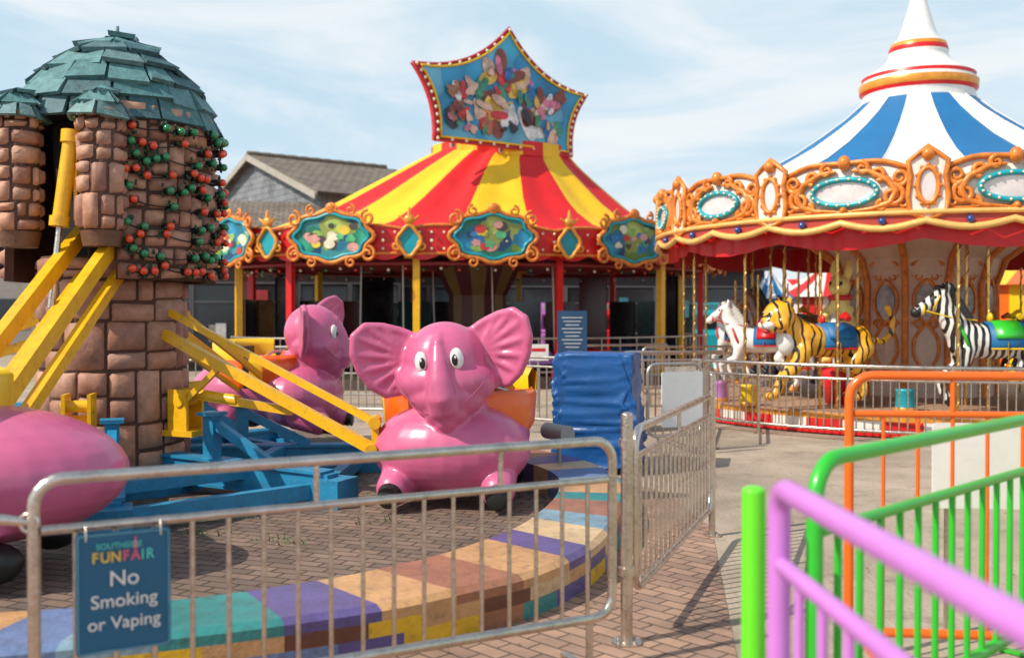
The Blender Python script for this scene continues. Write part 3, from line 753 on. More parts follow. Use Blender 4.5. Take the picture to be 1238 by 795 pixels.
SG = bpy.data.objects.new('sign', None); COL.objects.link(SG); SG.parent = TR; SG.location = (sc_.x, sc_.y, -.05); SG.rotation_euler = (0,0,atan2(dirw.y, dirw.x))
corners = [(-1.88,5.38),(1.95,5.38),(2.42,6.88),(.10,8.12),(-2.42,6.98)]
def conc(i, k=10):
    p, q = Vector(corners[i]), Vector(corners[(i+1) % 5]); d = q-p; nrm = Vector((-d.y, d.x)).normalized()
    depth = [.02,.18,.32,.32,.18][i]; return [p+d*(j/k)+nrm*depth*4*(j/k)*(1-j/k) for j in range(k)]
outl = []
for i in range(5): outl += conc(i)
cen = Vector((0,6.5))
def ins(f): return [(cen.x+(p.x-cen.x)*f, cen.y+(p.y-cen.y)*f) for p in outl]
b = MB(); b.poly([(p.x,p.y) for p in outl], (0,0,0),(1,0,0),(0,0,1),.12); sb = b.make('sign_border', RED, SG)
b = MB(); b.poly(ins(.92), (0,-.01,0),(1,0,0),(0,0,1),.02); b.make('sky_background', artmat('sign_sky', [(.03,.28,.55),(.06,.42,.66),(.04,.35,.62),(.15,.5,.7)], 1.2,.6), SG)
b = MB(); random.seed(5)
def inpoly(x, z): return abs(x) < 1.55 and 5.7 < z < (6.85-.12*abs(x)) or (abs(x) < .5 and z < 7.45-.6*abs(x) and z > 5.7)
yo = -.02
pc = [(.70,.20,.32),(.25,.06,.04),(.85,.50,.08),(.80,.50,.38),(.04,.20,.5),(.06,.30,.18),(.62,.04,.05),(.40,.16,.08),(.80,.80,.82),(.04,.03,.04)]
for q in range(190):
    x, z = random.uniform(-1.65,1.65), random.uniform(5.6,7.5)
    if not inpoly(x, z): continue
    yo -= .0006; r = random.uniform(.14,.36)*(1-q/330); a = random.random()*3
    kk = random.choice([0,0,3,2,2])
    pts = [((1+(.25*cos(kk*2*pi*i/24) if kk else 0))*r*cos(2*pi*i/24), (1+(.25*cos(kk*2*pi*i/24) if kk else 0))*r*.6*sin(2*pi*i/24)) for i in range(24)]
    pts = [(u_*cos(a)-v_*sin(a), u_*sin(a)+v_*cos(a)) for u_, v_ in pts]
    b.poly(pts, (x,yo,z),(1,0,0),(0,0,1),.004, int(abs(noise.noise(Vector((x*1.1,z*1.1,1)))*16)+random.random()*3) % 10)
tag(b.make('painted_shapes', [mat('sign_shape', c, .4, 0, .6, 6) for c in pc], SG), kind='stuff')
b = MB(); b.tube([(p[0],-.035,p[1]) for p in ins(.925)], .025, 6, closed=True); b.make('yellow_edging', YELF, SG)
b = MB()
for j in range(len(outl)):
    f = .965
    x, z = cen.x+(outl[j].x-cen.x)*f, cen.y+(outl[j].y-cen.y)*f; b.ell((x,-.03,z),.04,nu=8,nv=5)
tag(b.make('bulbs', BULB, SG), kind='stuff')
b = MB(); b.tube([(p.x,-.0,p.y) for p in outl], .035, 6, closed=True); b.make('edging', mat('sign_edge_red',(.5,.03,.05),.4), SG)
b = MB()
for x in (-1.3,0,1.3): b.beam((x,.2,5.3),(x,.2,6.8),.08,.08)
b.beam((-1.3,.2,6.2),(1.3,.2,6.2),.08,.08); b.make('sign_support', GREY, SG)
for i, tdeg in enumerate((-82,-53,-21,10,40,70,100,130,160,190,220,250)):
    t = radians(tdeg); x, y = ep(t, A*.93, Bx*.93)
    m_ = RED if i % 2 else YELLOW
    b = MB(); b.box((0,0,1.5),(.14,.14,2.7)); b.box((0,0,.3),(.24,.24,.18)); b.box((0,0,2.75),(.5,.1,.12)); b.make('post', m_, TR, (x,y,0), en(t))
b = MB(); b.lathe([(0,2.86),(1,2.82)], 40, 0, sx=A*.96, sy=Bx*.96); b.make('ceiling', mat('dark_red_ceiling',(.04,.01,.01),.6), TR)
b = MB()
for k in range(8):
    t = 2*pi*k/8; x, y = ep(t, A*.93, Bx*.93); b.beam((0,0,2.72),(x,y,2.68),.08,.14)
b.tube([(*ep(2*pi*j/48, A*.93, Bx*.93), 2.6) for j in range(48)], .05, 6, closed=True)
b.make('ceiling_beams', mat('maroon_beam',(.25,.015,.02),.4), TR)
b = MB()
for j in range(72):
    t = 2*pi*j/72; x, y = ep(t, A*.95, Bx*.95); b.cyl((x,y,.22),(x,y,1.05),.012,n=6)
for z in (.35,1.05): b.tube([(*ep(2*pi*j/64, A*.95, Bx*.95), z) for j in range(64)], .02, 6, closed=True)
b.make('handrail', STEELF, TR)
b = MB(); npan = 0
for tdeg in range(98, 264, 11):
    t0, t1 = radians(tdeg), radians(tdeg+9.5); x0, y0 = ep(t0, A*.9, Bx*.9); x1, y1 = ep(t1, A*.9, Bx*.9); hh = 1.9 if npan % 3 else 2.55; mi = [0,1,0,2,0,0,3][npan % 7]; npan += 1
    b.add([(x0,y0,.25),(x1,y1,.25),(x1,y1,hh),(x0,y0,hh)],[(0,1,2,3)],mi); b.add([(x0*1.01,y0*1.01,.25),(x1*1.01,y1*1.01,.25),(x1*1.01,y1*1.01,hh),(x0*1.01,y0*1.01,hh)],[(3,2,1,0)],mi)
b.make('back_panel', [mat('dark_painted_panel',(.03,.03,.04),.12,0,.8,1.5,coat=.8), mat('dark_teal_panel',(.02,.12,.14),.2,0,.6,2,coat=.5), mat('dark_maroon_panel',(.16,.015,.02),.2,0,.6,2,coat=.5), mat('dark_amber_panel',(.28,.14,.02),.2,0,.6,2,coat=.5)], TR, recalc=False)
bc = [MB() for _ in range(3)]
for j in range(90):
    t = 2*pi*j/90; x, y = ep(t, A*.90, Bx*.90); bc[j % 3].ell((x,y,2.5-.03*(j % 2)),.035,nu=6,nv=4)
for i in range(3): tag(bc[i].make('coloured_bulbs', [RUBRED, RUBGRN, BULB][i], TR), kind='stuff')
b = MB(); b.lathe([(.55,.22),(.8,.6),(.7,1.2),(.7,2.0),(1.1,2.8)], 16, 0, mf=lambda i, j: j % 2, sm=False); b.make('centre_pillar', [mat('maroon_paint',(.10,.015,.02),.4), mat('dull_gold',(.22,.13,.04),.4)], TR)
def bumper(x, y, a, m_, lab):
    R = root('bumper_car', (x,y,.24), a, lab, 'bumper car', 'bumper cars under the tent')
    b = MB(); b.lathe([(0,.08),(.9,.1),(.95,.22),(.85,.3),(.7,.5),(.3,.55)], 24, 0, sy=.62); b.make('body', m_, R)
    b = MB(); b.lathe([(.96,.1),(1.02,.16),(.96,.24),(.9,.16)], 24, 0, sy=.64); b.make('rubber_bumper', BLACK, R)
    b = MB(); b.box((-.3,0,.6),(.12,.6,.5)); b.box((-.1,0,.5),(.4,.6,.1)); b.make('seat', DARK, R)
    b = MB(); b.tube([(.1, .14*cos(q), .72+.14*sin(q)) for q in [2*pi*i/16 for i in range(16)]], .018, 6, closed=True); b.make('steering_wheel', BLACK, R)
    b = MB(); b.cyl((-.7,0,.4),(-.75,0,2.4),.02,n=6); b.make('pole', STEELF, R)
for (x,y,a,m_,l) in ((1.6,22.6,.4,RED,'red'),(2.9,23.6,2.2,BLUE,'blue'),(-2.2,22.0,1.4,YELF,'yellow'),(-4.0,22.6,2.6,GREEN,'green'),(.2,22.2,-.5,PURPLE,'lilac'),(-1.2,24.6,0,ORANGE,'orange')):
    bumper(x, y, a, m_, l+' bumper car parked on the tent ride floor')

# ------------------------------------------------------------ carousel
CX, CY = 6.5, 16.0; RC = 4.05; A0 = radians(-112.1+1.7); ST = 2*pi/13
CR = root('carousel', (CX,CY,0), 0, 'ornate merry-go-round with blue and white roof, gold scrolls and animals', 'carousel')
b = MB(); b.lathe([(0,.30),(3.96,.30),(4.0,.27)], 96, 0); b.make('deck', DECK, CR)
b = MB(); b.lathe([(4.0,.28),(4.0,.21),(4.0,.10),(4.0,.02)], 104, 0, mf=lambda i, j: (1 if j % 4 < 2 else 0) if i == 1 else (2 if i == 0 else 0), sm=False); b.make('deck_rim', [RED, CREAM, GOLD], CR)
def cm(u, z, h=0): a = u/RC; return ((RC+h)*cos(a), (RC+h)*sin(a), z)
W = RC*ST/2
def topz(u): return 3.34+.16*exp(-(u/.38)**2)-.06*cos(2*pi*u/W)
segm = MB(); n = 24; vs = []
for j in range(n+1):
    u = -W+2*W*j/n; vs += [cm(u,2.80), cm(u,topz(u)), cm(u,2.80,-.05), cm(u,topz(u),-.05)]
fs = []
for j in range(n):
    o = 4*j; fs += [(o,o+4,o+5,o+1),(o+2,o+3,o+7,o+6),(o+1,o+5,o+7,o+3),(o,o+2,o+6,o+4)]
segm.add(vs, fs, 0, True)
gold = MB()
gold.tube([cm(-W+2*W*j/n, topz(-W+2*W*j/n)+.02,.02) for j in range(n+1)], .034, 6)
gold.tube([cm(-W+2*W*j/n, 2.84,.02) for j in range(n+1)], .03, 6)
def csp(cu, cz, r, turns, d, ph, rad): gold.tube([cm(cu+r*(1-.72*i/16)*cos(ph+d*turns*2*pi*i/16), cz+r*(1-.72*i/16)*sin(ph+d*turns*2*pi*i/16), .035) for i in range(17)], [rad*(1.3-.6*i/16) for i in range(17)], 6)
for sx in (-1,1):
    csp(sx*.58,3.02,.14,1.4,-sx,pi/2,.034); csp(sx*.66,3.24,.10,1.3,sx,-pi/2,.03); csp(sx*.40,3.30,.09,1.2,sx,-pi/2,.028)
    csp(sx*.22,3.38,.08,1.2,-sx,pi/2,.028); csp(sx*.45,2.90,.07,1.2,sx,pi/2,.026); csp(sx*.70,2.93,.07,1.1,-sx,pi/2,.024)
    gold.tube([cm(sx*q,z_,.035) for q, z_ in ((.1,3.36),(.3,3.34),(.52,3.22),(.62,3.08),(.55,2.93),(.35,2.87),(.1,2.85))],[.02,.038,.046,.050,.046,.034,.02],6)
gold.ell(cm(0,3.46,.04),(.08,.08,.10)); gold.ell(cm(0,2.86,.04),(.09,.05,.05))
ov = MB(); ov.tube([cm(.40*cos(q),3.09+.165*sin(q),.045) for q in [2*pi*i/32 for i in range(32)]], .036, 8, closed=True)
mir = MB(); vs = [cm(.38*cos(q),3.09+.15*sin(q),.03) for q in [2*pi*i/32 for i in range(32)]]; mir.add(vs+[cm(0,3.09,.035)], [(i,(i+1) % 32,32) for i in range(32)])
blb = MB()
for i in range(18): q = 2*pi*i/18; blb.ell(cm(.40*cos(q),3.09+.165*sin(q),.085),.018,nu=6,nv=4)
shp = MB(); sp = [(.20,2.80),(.22,3.0),(.19,3.25),(.22,3.42),(.12,3.5),(0,3.6),(-.12,3.5),(-.22,3.42),(-.19,3.25),(-.22,3.0),(-.20,2.80),(0,2.70)]
vs = [cm(u,z,.07) for u, z in sp]+[cm(u,z,.0) for u, z in sp]; m12 = len(sp)
shp.add(vs, [tuple(range(m12))]+[(i,m12+i,m12+(i+1) % m12,(i+1) % m12) for i in range(m12)])
shg = MB(); shg.tube([cm(u*1.02,z,.075) for u, z in sp], .034, 6, closed=True)
shg.tube([cm(.115*cos(q),3.12+.22*sin(q),.085) for q in [2*pi*i/24 for i in range(24)]], .032, 6, closed=True); shg.ell(cm(0,3.5,.09),(.08,.08,.08))
for i in range(12): q = 2*pi*i/12; shg.ell(cm(.145*cos(q),3.12+.255*sin(q),.085),.026,nu=6,nv=4)
shm = MB(); vs = [cm(.10*cos(q),3.12+.2*sin(q),.078) for q in [2*pi*i/24 for i in range(24)]]; shm.add(vs, [tuple(range(24))])
m_seg, m_gold, m_ov, m_mir, m_bl = once(segm,'board',CREAM), once(gold,'scroll',GOLD2), once(ov,'oval',TEAL), once(mir,'mirror',MIRROR), once(blb,'bulbs',BULB)
m_sh, m_shg, m_shm = once(shp,'shield',CREAM), once(shg,'shieldgold',GOLD2), once(shm,'shieldmirror',MIRROR)
for k in range(13):
    p = minst(m_seg, 'rounding_board', CR, A0+ST*(k+.5)); minst(m_gold,'gilt_scrollwork',p); minst(m_ov,'oval_frame',p); minst(m_mir,'oval_mirror',p); tag(minst(m_bl,'bulbs',p), kind='stuff')
    p = minst(m_sh, 'shield_panel', CR, A0+ST*k); minst(m_shg,'gilt_frame',p); minst(m_shm,'panel_mirror',p)
b = MB(); n = 13*16; vs = []
for j in range(n):
    a = 2*pi*j/n; q = abs(sin(pi*j/8)); vs += [((RC+.06)*cos(a),(RC+.06)*sin(a),2.82),((RC+.06)*cos(a),(RC+.06)*sin(a),2.70-.09*q)]
b.add(vs, [(2*j,2*((j+1) % n),2*((j+1) % n)+1,2*j+1) for j in range(n)], 0, True)
tr = b.make('scalloped_trim', mat('red_gold_trim',(.45,.05,.03),.4), CR, recalc=False)
b = MB()
b.tube([((RC+.08)*cos(2*pi*j/n),(RC+.08)*sin(2*pi*j/n),2.70-.09*abs(sin(pi*j/8))) for j in range(n)], .045, 6, closed=True)
b.tube([((RC+.08)*cos(2*pi*j/n),(RC+.08)*sin(2*pi*j/n),2.80) for j in range(n)], .035, 6, closed=True); b.make('gilt_edge', mat('pale_gold',(.88,.50,.15),.35,.1,.2), tr)
jw = MB(); jw.ell((0,0,0),.05,nu=8,nv=6); mjw = once(jw,'jewel',JEWEL)
for j in range(26):
    a = 2*pi*(j*8+4)/n; minst(mjw,'jewel',tr,0,((RC+.09)*cos(a),(RC+.09)*sin(a),2.70))
b = MB(); n = 240; vs = []
for j in range(n):
    a = 2*pi*j/n; q = abs(sin(6.5*a)); rr = 3.93+.03*sin(60*a); vs += [(rr*cos(a),rr*sin(a),2.85),((rr-.02)*cos(a),(rr-.02)*sin(a),2.50-.13*q)]
b.add(vs, [(2*j,2*((j+1) % n),2*((j+1) % n)+1,2*j+1) for j in range(n)], 0, True); b.make('red_drape', RED, CR, recalc=False)
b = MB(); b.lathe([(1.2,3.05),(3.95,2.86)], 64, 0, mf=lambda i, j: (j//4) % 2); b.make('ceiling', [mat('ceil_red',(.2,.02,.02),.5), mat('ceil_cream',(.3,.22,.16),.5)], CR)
NP = 9; n = NP*2*6; pr = [(3.98,3.28),(3.2,3.50),(2.5,3.80),(1.95,4.10),(1.5,4.40),(1.15,4.66),(.86,4.92)]
rz_ = radians(-131)-2*pi/NP*.75
b = MB(); b.lathe(pr, n, 0, mf=lambda i, j: (j//6) % 2); b.make('roof_canvas', [CANW, BLUE], CR, rz=rz_)
b = MB()
for k in range(NP*2):
    a = 2*pi*k/(NP*2); b.tube([(r*cos(a),r*sin(a),z+.008) for r, z in pr], .010, 5)
tag(b.make('roof_seams', WHITE, CR, rz=rz_), kind='stuff')
b = MB(); sp2 = [(.84,4.80),(.87,4.95),(.84,5.05),(.89,5.10),(.90,5.22),(.84,5.28),(.86,5.33),(.70,5.42),(.58,5.50),(.48,5.60),(.44,5.68),(.46,5.72),(.44,5.80),(.42,5.86),(.34,5.92),(.28,6.02),(.21,6.25),(.14,6.5),(.09,6.7),(.05,6.85),(.07,6.9),(0,7.0)]
cmf = {3:1,2:2,5:2,11:2,12:1}
b.lathe(sp2, 48, 0, mf=lambda i, j: cmf.get(i,0)); spi = b.make('spire', [WHITE, GOLD, RED], CR)
b = MB(); b.lathe([(1.15,.3),(1.12,2.0),(1.25,2.4),(1.7,2.75),(2.1,2.95)], 24, 0, sm=False); dr = b.make('centre_drum', [CREAM2], CR)
b = MB()
for k in range(12):
    a = 2*pi*k/12; b.tube([(1.17*cos(a),1.17*sin(a),.3),(1.15*cos(a),1.15*sin(a),2.0),(1.29*cos(a),1.29*sin(a),2.4),(1.75*cos(a),1.75*sin(a),2.75)], .05, 6)
    a2 = a+pi/12
    def dm(u, z, h=0): return ((1.13+h)*cos(a2+u/1.13), (1.13+h)*sin(a2+u/1.13), z)
    for zc, hh in ((1.75,.3),(1.05,.32),):
        b.tube([dm(.18*cos(q), zc+hh*sin(q)*(1+.1*cos(4*q)), .01) for q in [2*pi*i/20 for i in range(20)]], .026, 5, closed=True)
    b.tube([dm(.2*cos(q), 2.28+.1*sin(q), .07) for q in [pi*i/8 for i in range(9)]], .03, 5)
    for sx in (-1,1):
        for zc in (2.12,1.4,.62): b.tube([dm(sx*(.12+.08*(1-.7*i/12)*cos(i*.65)), zc+.08*(1-.7*i/12)*sin(i*.65), .015) for i in range(13)], .018, 5)
tag(b.make('gilt_mouldings', GOLD2, dr), kind='stuff')
med = mat('medallion_grey',(.42,.40,.42),.3,0,.6,9)
for k in range(12):
    b = MB(); a2 = 2*pi*(k+.5)/12
    def dm(u, z, h=0): return ((1.13+h)*cos(a2+u/1.13), (1.13+h)*sin(a2+u/1.13), z)
    b.add([dm(.14*cos(q), 1.75+.24*sin(q), .012) for q in [2*pi*i/20 for i in range(20)]], [tuple(range(20))], 0)
    b.make('painted_medallion', med, dr)
pb = MB(); pb.cyl((0,0,.3),(0,0,2.85),.02,n=10)
pb.tube([(.014*cos(z*26),.014*sin(z*26),z) for z in [.3+2.5*i/160 for i in range(161)]], .016, 5); m_pole = once(pb,'pole',BRASS)
for k in range(16):
    a = A0+2*pi*k/16+.1; minst(m_pole,'brass_pole',CR,0,(3.7*cos(a), 3.7*sin(a), 0))
for k in range(10):
    a = A0+2*pi*k/10+.25; minst(m_pole,'brass_pole',CR,0,(2.3*cos(a), 2.3*sin(a), 0))
def saddle(R, x, zc, r, m1, m2, m3):
    b = MB()
    for (x0, x1, rr, mi, am) in ((x-.26,x+.22,r+.015,0,112),(x-.19,x+.16,r+.035,1,80)):
        vs = []; k = 16
        for j in range(k+1):
            a = radians(-am+2*am*j/k)
            for xx in (x0, x1):
                for q in (0,.03): vs.append((xx, (rr+q-.01)*sin(a), zc+(rr+q-.01)*cos(a)))
        fs = []
        for j in range(k):
            o = 4*j; fs += [(o,o+2,o+6,o+4),(o+1,o+5,o+7,o+3),(o,o+4,o+5,o+1),(o+2,o+3,o+7,o+6)]
        fs += [(0,1,3,2),(4*k,4*k+2,4*k+3,4*k+1)]
        b.add(vs, fs, mi, True)
    b.tube([(x-.2,-.12,zc+r+.10),(x-.22,0,zc+r+.14),(x-.2,.12,zc+r+.10)],[.04,.06,.04],10,2); b.ell((x+.15,0,zc+r+.09),(.04,.08,.07),mi=2)
    for s_ in (-1,1):
        b.tube([(x-.26,s_*(r+.02),zc-.09),(x+.22,s_*(r+.02),zc-.09)],.014,6,2)
    b.make('saddle', [m1,m2,m3], R)
    for s_ in (-1,1):
        b = MB(); b.tube([(x+.02,s_*(r+.05),zc),(x+.02,s_*(r+.06),zc-.28)],.01,5); b.tube([(x+.02+.05*cos(q),s_*(r+.06),zc-.33+.05*sin(q)) for q in [2*pi*i/12 for i in range(12)]],.009,5,closed=True); b.make('stirrup', BRASS, R)
def leg(b, pts, rs):
    for s_ in (-1,1):
        pp = [(p[0]+(p[3] if len(p) > 3 and s_ > 0 else 0), s_*p[1], p[2]) for p in pts]
        b.tube(pp, rs, 12)
        for p, r in zip(pp, rs): b.ell(p, r*.98, nu=10, nv=8)
def horse(R, m, mane, s1, s2, s3, hoof=BLACK, muzzle=None):
    b = MB()
    b.tube([(-.62,0,.98),(-.5,0,1.0),(-.2,0,.97),(.15,0,.96),(.42,0,1.0),(.56,0,1.03)],[.14,.235,.23,.235,.235,.15],18)
    b.ell((-.48,0,.99),(.24,.23,.25)); b.ell((.42,0,.98),(.23,.21,.26))
    b.tube([(.44,0,1.04),(.58,0,1.22),(.68,0,1.40),(.72,0,1.54)],[.22,.17,.13,.115],14)
    b.ell((.74,0,1.57),(.13,.1,.115)); b.tube([(.74,0,1.57),(.90,0,1.47),(1.02,0,1.39),(1.07,0,1.35)],[.115,.09,.072,.066],12); b.ell((1.05,0,1.36),(.075,.062,.07)); b.ell((.84,0,1.46),(.11,.07,.09))
    for s_ in (-1,1): b.tube([(.68,s_*.055,1.64),(.67,s_*.075,1.72),(.69,s_*.07,1.79)],[.035,.038,.008],8)
    leg(b, [(-.48,.13,.88,0),(-.36,.14,.64,.05),(-.60,.14,.42,.06),(-.66,.14,.20,.02),(-.58,.14,.10,.02)],[.16,.115,.062,.045,.05])
    leg(b, [(.44,.12,.86,0),(.48,.13,.62,.04),(.72,.13,.50,.1),(.64,.13,.28,.12),(.58,.13,.20,.12)],[.13,.085,.058,.042,.046])
    o = b.make('body', m, R); remesh(o, .02, 3)
    for s_ in (-1,1):
        b = MB(); dx = .02 if s_ > 0 else 0; b.tube([(-.59+dx,s_*.14,.11),(-.55+dx,s_*.14,.03)],[.052,.062],10); b.make('hoof', hoof, R)
        b = MB(); dx = .12 if s_ > 0 else 0; b.tube([(.59+dx,s_*.13,.20),(.52+dx,s_*.13,.14)],[.048,.058],10); b.make('hoof', hoof, R)
    b = MB()
    for i in range(9):
        t = i/8; x = .40+.26*t; z = 1.26+.42*t; b.ell((x-.02,0,z),(.075,.035,.085),Matrix.Rotation(-.5,3,'Y'),10,6)
    b.ell((.77,0,1.69),(.06,.035,.04)); b.make('mane', mane, R)
    if muzzle: b = MB(); b.ell((1.065,0,1.355),(.078,.067,.070)); b.make('muzzle', muzzle, R)
    b = MB(); b.tube([(-.68,0,1.08),(-.80,0,1.06),(-.88,0,.88),(-.87,0,.62),(-.92,0,.42)],[.04,.06,.08,.075,.02],10); b.make('tail', mane, R)
    for s_ in (-1,1):
        b = MB(); b.ell((.84,s_*.085,1.56),(.028,.014,.024)); b.make('eye', BLACK, R)
    b = MB(); b.tube([(.98,.078*cos(q),1.405+.078*sin(q)) for q in [2*pi*i/16 for i in range(16)]],.013,6,closed=True)
    b.tube([(.80,0,1.68),(.79,.108,1.57),(.86,.085,1.42),(.80,0,1.37),(.86,-.085,1.42),(.79,-.108,1.57)],.013,6,closed=True)
    for s_ in (-1,1): b.tube([(.96,s_*.08,1.38),(.7,s_*.15,1.3),(.3,s_*.1,1.25)],.009,5)
    b.make('bridle', s3, R)
    b = MB(); b.tube([(.50+.1*cos(q)*1, .245*cos(q+pi/2), 1.02+.24*sin(q+pi/2)) for q in [2*pi*i/20 for i in range(20)]],.022,6,closed=True); b.make('breast_collar', s2, R)
    saddle(R, -.05, .965, .235, s1, s2, s3)
    o = minst(m_pole,'pole',R); o.location = (.12,0,-.75); o.scale = (1,1,1.05)
    return R
def place(R, px, py, pz, rz, s=1): R.location = (px,py,pz); R.rotation_euler = (0,0,rz); R.scale = (s,s,s)
GA = 'carousel animals on brass poles'
Z = root('zebra_figure', (0,0,0), 0, 'carousel zebra with blue and green saddle on brass pole', 'carousel animal', GA)
horse(Z, ZEBRA, mat('zebra_mane',(.03,.025,.025),.5), BLUE, GREEN, YELF, BLACK, BLACK); place(Z, 6.14,12.6,.30, radians(176), .94)
H1 = root('horse_figure', (0,0,0), 0, 'white carousel horse with red saddle on brass pole', 'carousel animal', GA)
horse(H1, WHITE, mat('grey_mane',(.6,.58,.55),.5), BLUE, RED, RED, GOLD); place(H1, 3.80,15.0,.40, radians(158), .78)
H2 = root('horse_figure', (0,0,0), 0, 'brown carousel horse with teal saddle on brass pole', 'carousel animal', GA)
horse(H2, BROWNH, mat('black_mane',(.02,.02,.02),.5), TEAL, RED, GOLD, BLACK); place(H2, 8.4,13.6,.42, radians(205), .85)
for (x,y,a) in ((4.0,17.6,110),(5.2,18.8,70),(7.6,18.7,20),(9.3,16.4,-80)):
    q = dup(H1, (x,y,.4), radians(a)); q = dup(H2, (CX+(x-CX)*.62, CY+(y-CY)*.62, .4), radians(a))
dup(H2, (4.35,15.6,.5), radians(140))
T = root('tiger_figure', (0,0,0), 0, 'orange carousel tiger with blue and red saddle on brass pole', 'carousel animal', GA)
b = MB()
b.tube([(-.62,0,.78),(-.5,0,.82),(-.2,0,.80),(.2,0,.82),(.45,0,.88),(.6,0,.95)],[.14,.22,.21,.225,.235,.17],18)
b.ell((-.45,0,.80),(.24,.22,.23)); b.ell((.42,0,.82),(.24,.22,.26)); b.tube([(.5,0,.95),(.68,0,1.1)],[.2,.17],14)
b.ell((.74,0,1.16),(.21,.24,.22), nu=20, nv=14); b.ell((.90,0,1.08),(.11,.13,.10)); b.ell((.86,0,.99),(.09,.1,.06))
for s_ in (-1,1): b.ell((.78,s_*.17,1.07),(.1,.1,.1)); b.ell((.68,s_*.16,1.36),(.03,.06,.065))
leg(b, [(-.46,.14,.72,0),(-.34,.15,.50,.06),(-.56,.15,.28,.06),(-.50,.15,.09,.06)],[.16,.12,.07,.065]); leg(b, [(.44,.14,.72,0),(.48,.15,.48,.1),(.62,.15,.30,.16),(.68,.15,.12,.2)],[.14,.095,.075,.065])
for s_ in (-1,1): b.ell((-.43+(.06 if s_>0 else 0),s_*.15,.06),(.11,.07,.06)); b.ell((.74+(.2 if s_>0 else 0),s_*.15,.09),(.11,.07,.06))
b.tube([(-.68,0,.84),(-.86,0,.80),(-1.0,0,.92),(-1.02,0,1.12),(-.94,0,1.26)],[.05,.045,.042,.042,.045],10); b.ell((-.93,0,1.28),.05)
o = b.make('body', TIGER, T); remesh(o, .02, 3)
b = MB(); b.ell((.99,0,1.09),(.035,.045,.03)); b.make('nose', mat('nose_pink',(.5,.12,.1),.4), T)
b = MB(); b.ell((.93,.07,1.04),(.08,.08,.06)); b.ell((.93,-.07,1.04),(.08,.08,.06)); b.make('white_muzzle', WHITE, T)
b = MB(); b.ell((.62,0,.84),(.15,.15,.22)); b.make('white_chest', WHITE, T)
b = MB(); b.ell((.92,0,.96),(.07,.07,.035)); b.make('open_mouth', mat('mouth_red',(.5,.03,.03),.4), T)
for s_ in (-1,1):
    b = MB(); b.ell((.905,s_*.09,1.20),(.03,.04,.035)); b.make('eye', WHITE, T); b = MB(); b.ell((.928,s_*.092,1.2),(.014,.02,.02)); b.make('pupil', BLACK, T)
saddle(T, -.05, .81, .215, BLUE, BLUE, RED); o = minst(m_pole,'pole',T); o.location = (.12,0,-.8)
place(T, 4.22,13.3,.40, radians(194), .97)
K = root('rabbit_figure', (4.62,14.0,.82), radians(230), 'pale yellow carousel rabbit standing upright with long ears', 'carousel animal', GA)
b = MB(); b.ell((0,0,.5),(.24,.22,.36)); b.ell((.02,0,.85),(.15,.14,.2)); b.ell((.05,0,1.12),(.16,.15,.16)); b.ell((.17,0,1.08),(.09,.09,.08))
for s_ in (-1,1):
    b.tube([(0,s_*.07,1.20),(-.02,s_*.11,1.36),(-.02,s_*.10,1.50)],[.05,.06,.025],10); b.ell((-.02,s_*.17,.35),(.2,.1,.2)); b.tube([(.0,s_*.17,.2),(.05,s_*.18,.06),(.25,s_*.18,.05)],[.09,.07,.05],10); b.ell((.25,s_*.18,.05),.055)
    b.tube([(.05,s_*.15,.82),(.18,s_*.17,.68),(.28,s_*.1,.72)],[.07,.05,.045],10); b.ell((.28,s_*.1,.72),.05)
o = b.make('body', FAWN, K); remesh(o, .02, 3)
for s_ in (-1,1): b = MB(); b.ell((.175,s_*.07,1.16),(.025,.025,.03)); b.make('eye', BLACK, K)
b = MB(); b.ell((.16,0,.5),(.1,.15,.26)); b.make('pale_chest', CREAM, K)
b = MB(); b.lathe([(.155,.93),(.17,.97),(.15,1.0)], 20, 0, (.02,0,0)); b.make('red_collar', RED, K)
b = MB(); b.lathe([(.0,-.02),(.25,-.02),(.28,-.06),(.2,-.52),(0,-.52)], 20, 0); b.make('stand', RED, K)
for (x,y,m_) in ((3.25,13.7,YELF),(5.1,12.9,TEAL),(3.0,14.4,PURPLE),(6.9,12.6,RED)):
    R = root('mounting_step', (x,y,.3), 0, 'small coloured mounting step on the carousel deck', 'step', 'mounting steps on the carousel deck'); b = MB(); b.lathe([(.13,0),(.11,.25),(.13,.28),(0,.29)], 16, 0); b.make('body', m_, R)
    b = MB(); b.lathe([(.135,.0),(.14,.03),(.13,.05)], 16, 0); b.make('foot_ring', GOLD, R)
FR = root('carousel_fence', (CX,CY,0), 0, 'curved silver railing around the carousel', 'fence'); RF = 4.5
def arcp(z, a0=-152, a1=-62, n=50): return [(RF*cos(radians(a0+(a1-a0)*i/n)), RF*sin(radians(a0+(a1-a0)*i/n)), z) for i in range(n+1)]
for z, r in ((.92,.024),(.76,.018),(.14,.02)): b = MB(); b.tube(arcp(z), r, 8); b.make('rail', STEEL, FR)
bm_ = MB(); bm_.cyl((0,0,.14),(0,0,.76),.0095,n=6); mbar = once(bm_,'bar',STEEL)
bm_ = MB(); bm_.cyl((0,0,.0),(0,0,.92),.022,n=10); bm_.cyl((0,0,0),(0,0,.012),.06); mpost = once(bm_,'post',STEEL)
for i in range(73):
    a = radians(-152+90*i/72); minst(mpost if i % 12 == 0 else mbar, 'post' if i % 12 == 0 else 'bar', FR, 0, (RF*cos(a), RF*sin(a), 0))

